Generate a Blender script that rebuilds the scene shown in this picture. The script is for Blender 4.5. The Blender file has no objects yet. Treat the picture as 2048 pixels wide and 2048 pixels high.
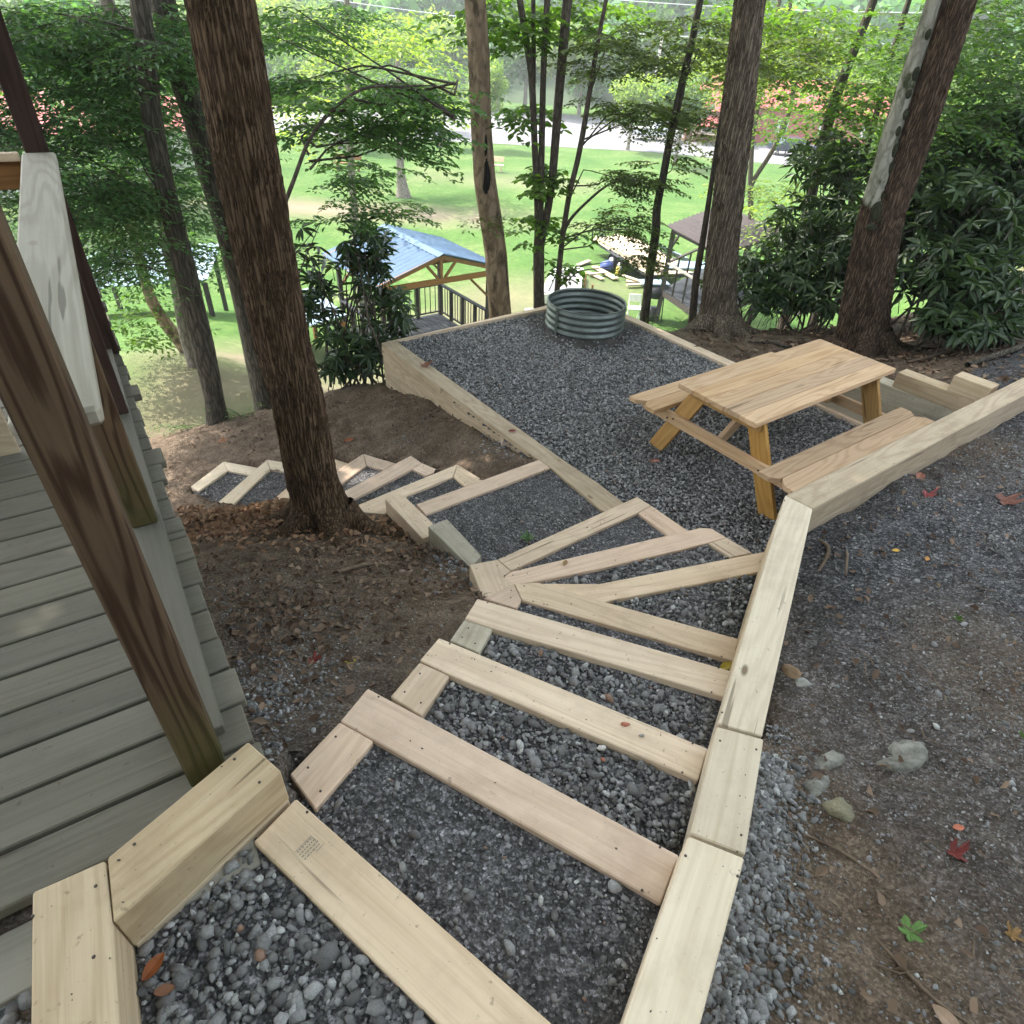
import bpy, math, random
import numpy as np
from mathutils import Vector, Matrix
R = math.radians
SC = bpy.context.scene
COL = SC.collection
rng = np.random.default_rng(7)
random.seed(7)

# ------------------------------------------------------------------ camera, sky, sun
cam_d = bpy.data.cameras.new('camera'); cam = bpy.data.objects.new('camera', cam_d); COL.objects.link(cam)
cam.matrix_world = Matrix.Translation((0, 0, 2.7215)) @ Matrix.Rotation(R(90 - 37.2495), 4, 'X') @ Matrix.Rotation(R(3.5295), 4, 'Z')
cam_d.sensor_width = 36; cam_d.lens = 36 * 1254.96 / 2048; cam_d.clip_start = 0.02; cam_d.clip_end = 2000
SC.camera = cam
SUN_EL, SUN_AZ = 54, -62           # azimuth from +Y towards +X, degrees
world = bpy.data.worlds.new("World"); SC.world = world; world.use_nodes = True
wn = world.node_tree; bg = wn.nodes['Background']
sky = wn.nodes.new('ShaderNodeTexSky'); sky.sky_type = 'NISHITA'; sky.sun_disc = False
sky.sun_elevation = R(SUN_EL); sky.sun_rotation = R(SUN_AZ); sky.air_density = 1.0; sky.dust_density = 3.0; sky.ozone_density = 1.0
hs = wn.nodes.new('ShaderNodeHueSaturation'); hs.inputs['Saturation'].default_value = 0.42     # sky colour muted to counter the blue cast
wn.links.new(sky.outputs[0], hs.inputs['Color']); wn.links.new(hs.outputs[0], bg.inputs[0]); bg.inputs[1].default_value = 0.15
sd = bpy.data.lights.new('sun', 'SUN'); sun = bpy.data.objects.new('sun', sd); COL.objects.link(sun)
sd.energy = 2.0; sd.angle = R(0.53); sd.color = (1.0, 0.93, 0.82)
sv = Vector((math.sin(R(SUN_AZ)) * math.cos(R(SUN_EL)), math.cos(R(SUN_AZ)) * math.cos(R(SUN_EL)), math.sin(R(SUN_EL))))
sun.rotation_euler = sv.to_track_quat('Z', 'Y').to_euler(); sun.location = (-10, 5, 20)
SC.view_settings.view_transform = 'Standard'; SC.view_settings.look = 'None'
SC.view_settings.exposure = 2.56; SC.view_settings.gamma = 1; SC.view_settings.use_curve_mapping = False
SC.cycles.max_bounces = 6; SC.cycles.transparent_max_bounces = 4; SC.cycles.volume_bounces = 0
SC.cycles.use_denoising = True

# ------------------------------------------------------------------ materials
def mat(name):
    m = bpy.data.materials.new(name); m.use_nodes = True
    nt = m.node_tree; b = nt.nodes['Principled BSDF']
    return m, nt, b
def N(nt, t, **kw):
    n = nt.nodes.new(t)
    for k, v in kw.items():
        if k in n.inputs.keys() if hasattr(n.inputs, 'keys') else False: n.inputs[k].default_value = v
        else: setattr(n, k, v)
    return n
def ramp(nt, fac, stops):
    r = nt.nodes.new('ShaderNodeValToRGB'); e = r.color_ramp.elements
    while len(e) > 1: e.remove(e[-1])
    for i, (p, c) in enumerate(stops):
        x = e[0] if i == 0 else e.new(p)
        x.position = p; x.color = (c[0], c[1], c[2], 1)
    nt.links.new(fac, r.inputs[0]); return r.outputs[0]
def coords(nt, scale=(1, 1, 1), kind='Object', rand=True):
    tc = nt.nodes.new('ShaderNodeTexCoord'); mp = nt.nodes.new('ShaderNodeMapping'); mp.inputs['Scale'].default_value = scale
    src = tc.outputs[kind]
    if rand:
        oi = nt.nodes.new('ShaderNodeObjectInfo'); ad = nt.nodes.new('ShaderNodeVectorMath'); ad.operation = 'MULTIPLY_ADD'
        ad.inputs[1].default_value = (1, 1, 1)
        sc = nt.nodes.new('ShaderNodeVectorMath'); sc.operation = 'SCALE'; sc.inputs['Scale'].default_value = 37.0
        cb = nt.nodes.new('ShaderNodeCombineXYZ')
        for i in range(3): nt.links.new(oi.outputs['Random'], cb.inputs[i])
        nt.links.new(cb.outputs[0], sc.inputs[0]); nt.links.new(src, ad.inputs[0]); nt.links.new(sc.outputs[0], ad.inputs[2]); src = ad.outputs[0]
    nt.links.new(src, mp.inputs[0]); return mp.outputs[0]
def noise(nt, vec, scale, detail=4, rough=0.6, dist=0.0):
    n = nt.nodes.new('ShaderNodeTexNoise'); nt.links.new(vec, n.inputs['Vector'])
    n.inputs['Scale'].default_value = scale; n.inputs['Detail'].default_value = detail
    n.inputs['Roughness'].default_value = rough; n.inputs['Distortion'].default_value = dist
    return n.outputs[0]
def mix(nt, fac, a, b, mode='MIX'):
    m = nt.nodes.new('ShaderNodeMix'); m.data_type = 'RGBA'; m.blend_type = mode
    for sock, v in ((m.inputs['Factor'], fac), (m.inputs['A'], a), (m.inputs['B'], b)):
        pass
    def setv(idx, v):
        s = m.inputs[idx]
        if hasattr(v, 'is_linked') or isinstance(v, bpy.types.NodeSocket): nt.links.new(v, s)
        else: s.default_value = v if not isinstance(v, tuple) or len(v) == 4 else (*v, 1)
    setv(0, fac); setv(6, a); setv(7, b)
    return m.outputs[2]
def mrange(nt, v, a, b, c=0, d=1):
    m = nt.nodes.new('ShaderNodeMapRange'); nt.links.new(v, m.inputs[0])
    for i, x in enumerate((a, b, c, d)): m.inputs[i + 1].default_value = x
    return m.outputs[0]
def bump(nt, b, h, strength=0.3, dist=0.01):
    n = nt.nodes.new('ShaderNodeBump'); n.inputs['Strength'].default_value = strength; n.inputs['Distance'].default_value = dist
    nt.links.new(h, n.inputs['Height']); nt.links.new(n.outputs[0], b.inputs['Normal'])

def wood(name, light, dark, ring=0.35, knot=(0.16, 0.10, 0.06), stain=None, stain_amt=0.5, rough=0.72, speck=0.5, gs=1.0, patch=0.5):
    """boards: local x runs along the grain"""
    m, nt, b = mat(name)
    v = coords(nt, (1, 1, 1))
    vg = coords(nt, (0.5 * gs, 26 * gs, 26 * gs)); vs = coords(nt, (1.6, 70, 70))
    warp = noise(nt, coords(nt, (0.42 * gs, 3.2 * gs, 3.2 * gs)), 1.5, 1.5, 0.4)
    sub = nt.nodes.new('ShaderNodeMath'); sub.operation = 'MULTIPLY'; sub.inputs[1].default_value = 34.0; nt.links.new(warp, sub.inputs[0])
    sn = nt.nodes.new('ShaderNodeMath'); sn.operation = 'SINE'
    ad = nt.nodes.new('ShaderNodeMath'); ad.operation = 'MULTIPLY_ADD'; ad.inputs[1].default_value = 3.2
    nt.links.new(noise(nt, vg, 1.0, 3, 0.6), ad.inputs[0]); nt.links.new(sub.outputs[0], ad.inputs[2])
    m2 = nt.nodes.new('ShaderNodeMath'); m2.operation = 'MULTIPLY'; m2.inputs[1].default_value = 2.6
    nt.links.new(ad.outputs[0], m2.inputs[0]); nt.links.new(m2.outputs[0], sn.inputs[0])
    rings = mrange(nt, sn.outputs[0], -0.2, 1.0, 0, 1)
    fine = noise(nt, vs, 1.0, 3, 0.7)
    oi = nt.nodes.new('ShaderNodeObjectInfo')
    base = ramp(nt, noise(nt, coords(nt, (0.8, 2.2, 2.2)), 2.2, 4, 0.6), [(0.3, light), (0.7, tuple(l * (1 - patch * .45) + d * patch * .45 for l, d in zip(light, dark)))])
    rf = nt.nodes.new('ShaderNodeMath'); rf.operation = 'MULTIPLY'; rf.inputs[1].default_value = ring; nt.links.new(rings, rf.inputs[0])
    c = mix(nt, rf.outputs[0], base, dark)
    ff = mrange(nt, fine, 0.45, 0.75, 0, 0.45)
    c = mix(nt, ff, c, dark)
    # knots: sparse stretched cells
    vk = nt.nodes.new('ShaderNodeTexVoronoi'); nt.links.new(coords(nt, (2.0, 5.0, 5.0)), vk.inputs['Vector']); vk.inputs['Scale'].default_value = 1.3
    kf = mrange(nt, vk.outputs['Distance'], 0.05, 0.10, 1, 0)
    kc = mrange(nt, vk.outputs['Color'], 0.45, 0.5, 0, .85)
    km = nt.nodes.new('ShaderNodeMath'); km.operation = 'MULTIPLY'; nt.links.new(kf, km.inputs[0]); nt.links.new(kc, km.inputs[1])
    c = mix(nt, km.outputs[0], c, knot)
    # mud specks, scuffs and drying checks
    ck = mrange(nt, noise(nt, coords(nt, (1.1, 30, 30)), 1.0, 2, .5), .70, .73, 0, .7)
    c = mix(nt, ck, c, tuple(x * 0.35 for x in dark))
    foot = mrange(nt, noise(nt, v, 2.3, 6, .75), .50, .72, 0, .45 * min(1, speck * 1.6))
    c = mix(nt, foot, c, tuple(x * 0.7 + .03 for x in dark))
    sp = mrange(nt, noise(nt, v, 38, 3, 0.65), 0.66, 0.72, 0, speck)
    c = mix(nt, sp, c, tuple(x * 0.45 for x in dark))
    dirt = mrange(nt, noise(nt, v, 5, 5, 0.7), 0.52, 0.75, 0, 0.35 * speck * 2)
    c = mix(nt, dirt, c, tuple(x * 0.75 for x in dark))
    hv = nt.nodes.new('ShaderNodeHueSaturation'); nt.links.new(c, hv.inputs['Color'])
    nt.links.new(mrange(nt, oi.outputs['Random'], 0, 1, 0.86, 1.12), hv.inputs['Value'])
    s2 = nt.nodes.new('ShaderNodeMath'); s2.operation = 'FRACT'; s3 = nt.nodes.new('ShaderNodeMath'); s3.operation = 'MULTIPLY'; s3.inputs[1].default_value = 7.3
    nt.links.new(oi.outputs['Random'], s3.inputs[0]); nt.links.new(s3.outputs[0], s2.inputs[0])
    nt.links.new(mrange(nt, s2.outputs[0], 0, 1, 0.92, 1.08), hv.inputs['Saturation'])
    c = hv.outputs[0]
    if stain:   # algae etc. with a height range in world z
        g = nt.nodes.new('ShaderNodeNewGeometry'); sx = nt.nodes.new('ShaderNodeSeparateXYZ'); nt.links.new(g.outputs['Position'], sx.inputs[0])
        z0, z1, col = stain
        f = mrange(nt, sx.outputs[2], z0, z1, stain_amt, 0)
        nf = nt.nodes.new('ShaderNodeMath'); nf.operation = 'MULTIPLY'; nt.links.new(f, nf.inputs[0]); nt.links.new(mrange(nt, noise(nt, v, 9, 4, .6), .3, .6, .5, 1), nf.inputs[1])
        c = mix(nt, nf.outputs[0], c, col)
    nt.links.new(c, b.inputs['Base Color']); b.inputs['Roughness'].default_value = rough
    b.inputs['Specular IOR Level'].default_value = 0.25
    hm = mix(nt, 0.5, rings, fine)
    bump(nt, b, hm, 0.35, 0.004)
    return m

WOOD_NEW = wood('pale_new_timber', (0.74, 0.585, 0.43), (0.49, 0.345, 0.225), ring=0.34)
WOOD_PINK = wood('pinkish_new_timber', (0.72, 0.55, 0.42), (0.47, 0.315, 0.22), ring=0.28)
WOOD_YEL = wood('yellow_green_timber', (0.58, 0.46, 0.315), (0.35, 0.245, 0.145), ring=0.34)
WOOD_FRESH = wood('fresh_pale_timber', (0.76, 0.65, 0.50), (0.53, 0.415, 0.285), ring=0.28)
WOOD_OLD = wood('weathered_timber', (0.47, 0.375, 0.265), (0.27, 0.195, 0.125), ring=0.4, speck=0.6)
WOOD_GREY = wood('grey_mottled_timber', (0.52, 0.475, 0.385), (0.32, 0.265, 0.19), ring=0.3, speck=0.8)
WOOD_TABLE = wood('orange_pine', (0.62, 0.43, 0.27), (0.40, 0.24, 0.125), ring=0.5, speck=0.1, patch=.6)
WOOD_LEG = wood('amber_pine', (0.52, 0.315, 0.11), (0.32, 0.15, 0.04), ring=0.4, speck=0.1)
WOOD_POST = wood('dark_grained_post', (0.15, 0.095, 0.052), (0.034, 0.014, 0.007), ring=0.85, speck=0.15, gs=1.5, stain=(1.1, 1.55, (0.045, 0.05, 0.012)), stain_amt=0.95, patch=.9)
WOOD_RED = wood('dark_red_post', (0.055, 0.028, 0.02), (0.02, 0.008, 0.005), ring=0.6, speck=0.1)
WOOD_CAP = wood('grey_white_rail', (0.42, 0.385, 0.32), (0.25, 0.225, 0.175), ring=0.5, speck=0.12)
WOOD_DECK = wood('green_grey_deck_board', (0.165, 0.152, 0.12), (0.09, 0.082, 0.062), ring=0.22, speck=0.4)
WOOD_STEP = wood('grey_step_board', (0.27, 0.255, 0.22), (0.155, 0.145, 0.12), ring=0.12, speck=0.2)
WOOD_DARK = wood('dark_stained_wood', (0.06, 0.05, 0.045), (0.02, 0.017, 0.015), ring=0.3, speck=0.2)
WOOD_GAZ = wood('brown_frame_wood', (0.27, 0.14, 0.06), (0.12, 0.055, 0.025), ring=0.3, speck=0.1)
WOOD_FLOOR = wood('blue_grey_floor_board', (0.038, 0.042, 0.05), (0.022, 0.024, 0.03), ring=0.2, speck=0.1)

def simple(name, c1, c2=None, scale=6, rough=0.8, metal=0.0, bumps=0.0, kind='Object', bscale=None):
    m, nt, b = mat(name)
    v = coords(nt, (1, 1, 1), kind)
    c2 = c2 or tuple(x * 0.8 for x in c1)
    n = noise(nt, v, scale, 5, 0.65)
    nt.links.new(ramp(nt, n, [(0.32, c2), (0.68, c1)]), b.inputs['Base Color'])
    b.inputs['Roughness'].default_value = rough; b.inputs['Metallic'].default_value = metal
    if bumps: bump(nt, b, noise(nt, v, bscale or scale * 4, 4, 0.6), bumps, 0.02)
    return m

def stones_mat(name, stops, rough=0.75):
    m, nt, b = mat(name)
    at = nt.nodes.new('ShaderNodeAttribute'); at.attribute_name = 'tint'
    v = coords(nt, (1, 1, 1), rand=False)
    c = ramp(nt, at.outputs['Fac'], stops)
    c = mix(nt, mrange(nt, noise(nt, v, 160, 3, .7), .4, .7, 0, .45), c, (0.05, 0.05, 0.052))
    nt.links.new(c, b.inputs['Base Color']); b.inputs['Roughness'].default_value = rough
    bump(nt, b, noise(nt, v, 220, 3, .6), 0.25, 0.004)
    return m
def grainy(m_, sc1, sc2, amt):
    nt = m_.node_tree; b = nt.nodes['Principled BSDF']; src = b.inputs['Base Color'].links[0].from_socket; v = coords(nt, (1, 1, 1), rand=False); ds = []
    for sc, st in ((sc1, [(0, (.35, .35, .35)), (.5, (.8, .8, .8)), (.8, (1.25, 1.25, 1.28)), (.96, (2.6, 2.6, 2.7))]), (sc2, [(0, (.45, .45, .45)), (.6, (1, 1, 1)), (.95, (1.9, 1.9, 1.9))])):
        vv = nt.nodes.new('ShaderNodeTexVoronoi'); vv.inputs['Scale'].default_value = sc; nt.links.new(v, vv.inputs['Vector'])
        s_ = nt.nodes.new('ShaderNodeSeparateColor'); nt.links.new(vv.outputs['Color'], s_.inputs[0]); src = mix(nt, amt, src, ramp(nt, s_.outputs[0], st), 'MULTIPLY'); ds.append(vv.outputs['Distance'])
    nt.links.new(src, b.inputs['Base Color']); bump(nt, b, ds[0], .8, .006)
STONE = stones_mat('crushed_stone', [(0, (0.062, 0.059, 0.058)), (0.35, (0.16, 0.155, 0.155)), (0.7, (0.29, 0.285, 0.285)), (0.9, (0.44, 0.435, 0.44)), (0.965, (0.55, 0.55, 0.54)), (1, (0.27, 0.16, 0.11))])

def leaf_mat(name, c_dark, c_light, trans=0.35, rough=0.55, spec=0.3, tcol=None):
    m, nt, b = mat(name)
    at = nt.nodes.new('ShaderNodeAttribute'); at.attribute_name = 'tint'
    c = ramp(nt, at.outputs['Fac'], [(0, c_dark), (1, c_light)])
    nt.links.new(c, b.inputs['Base Color']); b.inputs['Roughness'].default_value = rough; b.inputs['Specular IOR Level'].default_value = spec
    tr = nt.nodes.new('ShaderNodeBsdfTranslucent'); ms = nt.nodes.new('ShaderNodeMixShader'); ms.inputs[0].default_value = trans
    tc = mix(nt, 1.0, c, tcol or (1.7, 1.9, 0.7), 'MULTIPLY'); nt.links.new(tc, tr.inputs[0])
    out = nt.nodes['Material Output']
    nt.links.new(b.outputs[0], ms.inputs[1]); nt.links.new(tr.outputs[0], ms.inputs[2]); nt.links.new(ms.outputs[0], out.inputs['Surface'])
    return m
L_HEM = leaf_mat('dark_needle_foliage', (0.034, 0.08, 0.04), (0.11, 0.21, 0.09), 0.35)
L_BEECH = leaf_mat('beech_leaf', (0.05, 0.12, 0.045), (0.14, 0.25, 0.09), 0.45)
L_MAPLE = leaf_mat('maple_leaf', (0.045, 0.10, 0.02), (0.12, 0.20, 0.04), 0.5)
L_SAP = leaf_mat('sapling_leaf', (0.045, 0.075, 0.018), (0.13, 0.17, 0.05), 0.4)
L_RHO = leaf_mat('rhododendron_leaf', (0.02, 0.045, 0.018), (0.085, 0.135, 0.045), 0.2, 0.38, 0.5)
L_YEL = leaf_mat('yellow_green_leaf', (0.10, 0.17, 0.045), (0.27, 0.33, 0.09), 0.5)
L_MID = leaf_mat('mid_green_leaf', (0.045, 0.10, 0.035), (0.13, 0.21, 0.07), 0.4)
L_FAR = leaf_mat('distant_leaf', (0.06, 0.16, 0.07), (0.18, 0.34, 0.13), 0.35)
L_DEAD = leaf_mat('dead_leaf', (0.055, 0.032, 0.022), (0.30, 0.215, 0.155), 0.08, 0.8, 0.1, (1.2, 1, .8))

def bark(name, c_hi, c_lo, sx=10, sz=1.1, moss=None, bstr=0.9, mossz=None):
    m, nt, b = mat(name)
    v = coords(nt, (sx, sx, sz), rand=True)
    vo = nt.nodes.new('ShaderNodeTexVoronoi'); vo.feature = 'DISTANCE_TO_EDGE'; vo.inputs['Scale'].default_value = 2.2
    n0 = nt.nodes.new('ShaderNodeTexNoise'); n0.inputs['Scale'].default_value = 2.0; n0.inputs['Detail'].default_value = 4; nt.links.new(v, n0.inputs['Vector'])
    ad = nt.nodes.new('ShaderNodeVectorMath'); ad.operation = 'MULTIPLY_ADD'; ad.inputs[1].default_value = (0.7, 0.7, 0.7)
    nt.links.new(n0.outputs['Color'], ad.inputs[0]); nt.links.new(v, ad.inputs[2]); nt.links.new(ad.outputs[0], vo.inputs['Vector'])
    ridge = mrange(nt, vo.outputs['Distance'], 0.0, 0.22, 0, 1)
    fine = noise(nt, coords(nt, (sx * 3, sx * 3, sz * 5)), 2, 5, .7)
    h = mix(nt, 0.35, ridge, fine)
    c = ramp(nt, h, [(0.1, c_lo), (0.55, tuple((a + d) / 2 for a, d in zip(c_hi, c_lo))), (0.9, c_hi)])
    big = noise(nt, coords(nt, (1, 1, .4)), 3, 3, .6)
    c = mix(nt, mrange(nt, big, .4, .7, 0, .4), c, c_lo)
    if moss:
        mf = mrange(nt, noise(nt, coords(nt, (1, 1, .6)), 6, 4, .65), .52, .62, 0, .9)
        c = mix(nt, mf, c, moss)
    nt.links.new(c, b.inputs['Base Color']); b.inputs['Roughness'].default_value = 0.9; b.inputs['Specular IOR Level'].default_value = 0.15
    bump(nt, b, h, bstr, 0.02)
    return m
B_BIG = bark('brown_furrowed_bark', (0.175, 0.115, 0.07), (0.036, 0.021, 0.012), 26, 1.8, bstr=0.9)
B_OAK = bark('grey_furrowed_bark', (0.29, 0.235, 0.175), (0.065, 0.048, 0.034), 18, 1.3, bstr=0.9)
B_SMOOTH = bark('smooth_tan_bark', (0.33, 0.25, 0.17), (0.17, 0.12, 0.08), 4, 1.5, moss=(0.07, 0.055, 0.035), bstr=0.3)
B_GREY = bark('dark_grey_bark', (0.13, 0.115, 0.09), (0.035, 0.03, 0.024), 14, 2.0, bstr=0.5)
B_THIN = bark('dark_sapling_bark', (0.15, 0.125, 0.10), (0.055, 0.044, 0.036), 16, 3.0, bstr=0.3)
B_MOSS = bark('pale_mossy_bark', (0.36, 0.35, 0.29), (0.18, 0.175, 0.14), 6, 2.0, moss=(0.035, 0.045, 0.015), bstr=0.3)
B_RIGHT = bark('reddish_shaggy_bark', (0.145, 0.10, 0.068), (0.03, 0.018, 0.012), 20, 2.2, bstr=0.9)
B_PALE = bark('pale_grey_bark', (0.30, 0.27, 0.23), (0.12, 0.10, 0.085), 5, 2, bstr=0.3)

# ------------------------------------------------------------------ object helpers
def tag(o, label=None, cat=None, group=None, kind=None):
    if label: o['label'] = label
    if cat: o['category'] = cat
    if group: o['group'] = group
    if kind: o['kind'] = kind
    return o
def thing(name, loc, label, cat, group=None):
    o = bpy.data.objects.new(name, None); o.empty_display_size = 0.1; COL.objects.link(o); o.location = loc
    return tag(o, label, cat, group)
def attach(o, parent):
    if parent is not None:
        wl = o.matrix_basis.copy()
        o.parent = parent
        base = Vector(parent.location)
        if parent.parent: base = base + Vector(parent.parent.location)
        o.matrix_basis = Matrix.Translation(-base) @ wl
    return o
def mesh_obj(name, verts, faces, material, parent=None, smooth=False, tint=None, loc=None, rot=None):
    me = bpy.data.meshes.new(name)
    V = np.asarray(verts, dtype=np.float32)
    if isinstance(faces, np.ndarray):
        nf, k = faces.shape
        me.vertices.add(len(V)); me.vertices.foreach_set('co', V.ravel())
        me.loops.add(nf * k); me.loops.foreach_set('vertex_index', faces.ravel().astype(np.int32))
        me.polygons.add(nf); me.polygons.foreach_set('loop_start', np.arange(0, nf * k, k, dtype=np.int32))
        me.update(calc_edges=True)
    else:
        me.from_pydata([tuple(v) for v in V], [], faces); me.update()
    if smooth: me.polygons.foreach_set('use_smooth', np.ones(len(me.polygons), dtype=bool))
    if tint is not None:
        a = me.attributes.new('tint', 'FLOAT', 'POINT'); a.data.foreach_set('value', np.asarray(tint, dtype=np.float32))
    me.materials.append(material)
    o = bpy.data.objects.new(name, me); COL.objects.link(o)
    if rot is not None: o.matrix_basis = Matrix.Translation(loc) @ rot.to_4x4()
    elif loc is not None: o.location = loc
    return attach(o, parent)
def bevel(o, w=0.004, seg=1):
    md = o.modifiers.new('bevel', 'BEVEL'); md.width = w; md.segments = seg; md.limit_method = 'ANGLE'; md.angle_limit = R(40)
    return o
def prism(name, poly, ztop, h, material, parent=None, shrink=0.0015, bev=0.004):
    """horizontal timber: polygon of world xy corners; local x runs along its longest side"""
    P = [Vector((a, b)) for a, b in poly]
    area = sum(P[i].x * P[(i + 1) % len(P)].y - P[(i + 1) % len(P)].x * P[i].y for i in range(len(P)))
    if area < 0: P.reverse()
    n = len(P)
    d = max(((P[(i + 1) % n] - P[i]) for i in range(n)), key=lambda q: q.length); ang = math.atan2(d.y, d.x)
    out = []
    for i in range(n):     # inset
        a, b, c = P[i - 1], P[i], P[(i + 1) % n]
        e1 = (b - a).normalized(); e2 = (c - b).normalized()
        n1 = Vector((-e1.y, e1.x)); n2 = Vector((-e2.y, e2.x)); m = n1 + n2
        k = m.length_squared
        out.append(b + m * (2 * shrink / k if k > 0.3 else shrink))
    P = out
    c = sum(P, Vector((0, 0))) / n; zc = ztop - h / 2
    rot = Matrix.Rotation(ang, 3, 'Z'); inv = rot.transposed()
    V = [inv @ Vector((q.x - c.x, q.y - c.y, s * h / 2)) for s in (-1, 1) for q in P]
    F = [list(range(n))[::-1], list(range(n, 2 * n))] + [[i, (i + 1) % n, n + (i + 1) % n, n + i] for i in range(n)]
    o = mesh_obj(name, V, F, material, parent, loc=Vector((c.x, c.y, zc)), rot=rot)
    return bevel(o, bev) if bev else o
BOXF = [(0, 3, 2, 1), (4, 5, 6, 7), (0, 1, 5, 4), (1, 2, 6, 5), (2, 3, 7, 6), (3, 0, 4, 7)]
def plank(name, p0, p1, w, t, material, parent=None, up=(0, 0, 1), bev=0.003, chamfer=0):
    """board from p0 to p1 (axis of its centre), width w sideways, thickness t along up"""
    p0, p1, up = Vector(p0), Vector(p1), Vector(up)
    x = (p1 - p0); L = x.length; x.normalize()
    if up.cross(x).length < .05: up = Vector((.3, .95, 0))
    y = up.cross(x).normalized(); z = x.cross(y)
    rot = Matrix((x, y, z)).transposed(); hL = L / 2
    if chamfer:
        cc = chamfer
        prof = [(-hL, -w/2 + cc), (-hL + cc, -w/2), (hL - cc, -w/2), (hL, -w/2 + cc), (hL, w/2), (-hL, w/2)]
        V = [(a, b, s * t / 2) for s in (-1, 1) for a, b in prof]; n = 6
        F = [list(range(n))[::-1], list(range(n, 2 * n))] + [[i, (i + 1) % n, n + (i + 1) % n, n + i] for i in range(n)]
    else:
        V = [(a * hL, b * w / 2, c * t / 2) for c in (-1, 1) for a, b in ((-1, -1), (1, -1), (1, 1), (-1, 1))]; F = BOXF
    o = mesh_obj(name, V, F, material, parent, loc=(p0 + p1) / 2, rot=rot)
    return bevel(o, bev) if bev else o
def box(name, c, size, material, parent=None, yaw=0.0, bev=0.0):
    V = [(a * size[0] / 2, b * size[1] / 2, k * size[2] / 2) for k in (-1, 1) for a, b in ((-1, -1), (1, -1), (1, 1), (-1, 1))]
    o = mesh_obj(name, V, BOXF, material, parent, loc=Vector(c), rot=Matrix.Rotation(yaw, 3, 'Z'))
    return bevel(o, bev) if bev else o
def tube(path, n=8, cap=True, furrow=0.0, seed=0, k=14):
    """path rows x,y,z,r -> verts, quad faces"""
    P = np.asarray(path, float); m = len(P)
    T = np.gradient(P[:, :3], axis=0); T /= np.linalg.norm(T, axis=1)[:, None]
    ref = np.array([1.0, 0.1, 0.0]) if abs(T[0, 0]) < 0.8 else np.array([0, 1.0, 0.1])
    A = np.cross(T, ref); A /= np.linalg.norm(A, axis=1)[:, None]; B = np.cross(T, A)
    th = np.linspace(0, 2 * np.pi, n, endpoint=False)
    r = P[:, 3][:, None] * np.ones((1, n))
    if furrow:
        rr = np.random.default_rng(seed)
        z = np.linspace(0, 1, m)[:, None] * m * 0.05
        f = np.zeros((m, n))
        for j in range(5):
            kk = k + rr.integers(-4, 5) + j * 5
            f += np.abs(np.sin(kk / 2 * (th[None, :] + 0.25 * np.sin(z * (1.5 + rr.random()) + rr.random() * 6)) + rr.random() * 6)) / 5
        r = r * (1 - furrow + furrow * 1.6 * f)
    V = P[:, None, :3] + r[:, :, None] * (np.cos(th)[None, :, None] * A[:, None, :] + np.sin(th)[None, :, None] * B[:, None, :])
    V = V.reshape(-1, 3)
    i = np.arange(m - 1)[:, None] * n; j = np.arange(n)[None, :]; j2 = (j + 1) % n
    F = np.stack([i + j, i + j2, i + n + j2, i + n + j], -1).reshape(-1, 4)
    return V, F
def join(parts):
    Vs, Fs, o = [], [], 0
    for V, F in parts:
        Vs.append(V); Fs.append(F + o); o += len(V)
    return np.concatenate(Vs), np.concatenate(Fs)
def resample(path, step):
    P = np.asarray(path, float); d = np.r_[0, np.cumsum(np.linalg.norm(np.diff(P[:, :3], axis=0), axis=1))]
    n = max(3, int(d[-1] / step)); t = np.linspace(0, d[-1], n)
    Q = np.stack([np.interp(t, d, P[:, i]) for i in range(4)], 1)
    if len(P) > 3:      # smooth
        for _ in range(3):
            Q[1:-1] = 0.25 * Q[:-2] + 0.5 * Q[1:-1] + 0.25 * Q[2:]
    return Q
def vnoise(x, y, seed=0):
    xi = np.floor(x).astype(np.int64); yi = np.floor(y).astype(np.int64); fx = x - xi; fy = y - yi
    def h(a, b):
        v = (a * 374761393 + b * 668265263 + seed * 1442695041) & 0xFFFFFFFF
        v = ((v ^ (v >> 13)) * 1274126177) & 0xFFFFFFFF
        return ((v ^ (v >> 16)) & 0xFFFF) / 65535.0
    u = fx * fx * (3 - 2 * fx); w = fy * fy * (3 - 2 * fy)
    return (h(xi, yi) * (1 - u) + h(xi + 1, yi) * u) * (1 - w) + (h(xi, yi + 1) * (1 - u) + h(xi + 1, yi + 1) * u) * w
def inside(px, py, poly):
    res = np.zeros(px.shape, bool); n = len(poly)
    for i in range(n):
        x1, y1 = poly[i]; x2, y2 = poly[(i + 1) % n]
        if y1 == y2: continue
        c = ((y1 > py) != (y2 > py)) & (px < (x2 - x1) * (py - y1) / (y2 - y1) + x1)
        res ^= c
    return res

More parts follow.
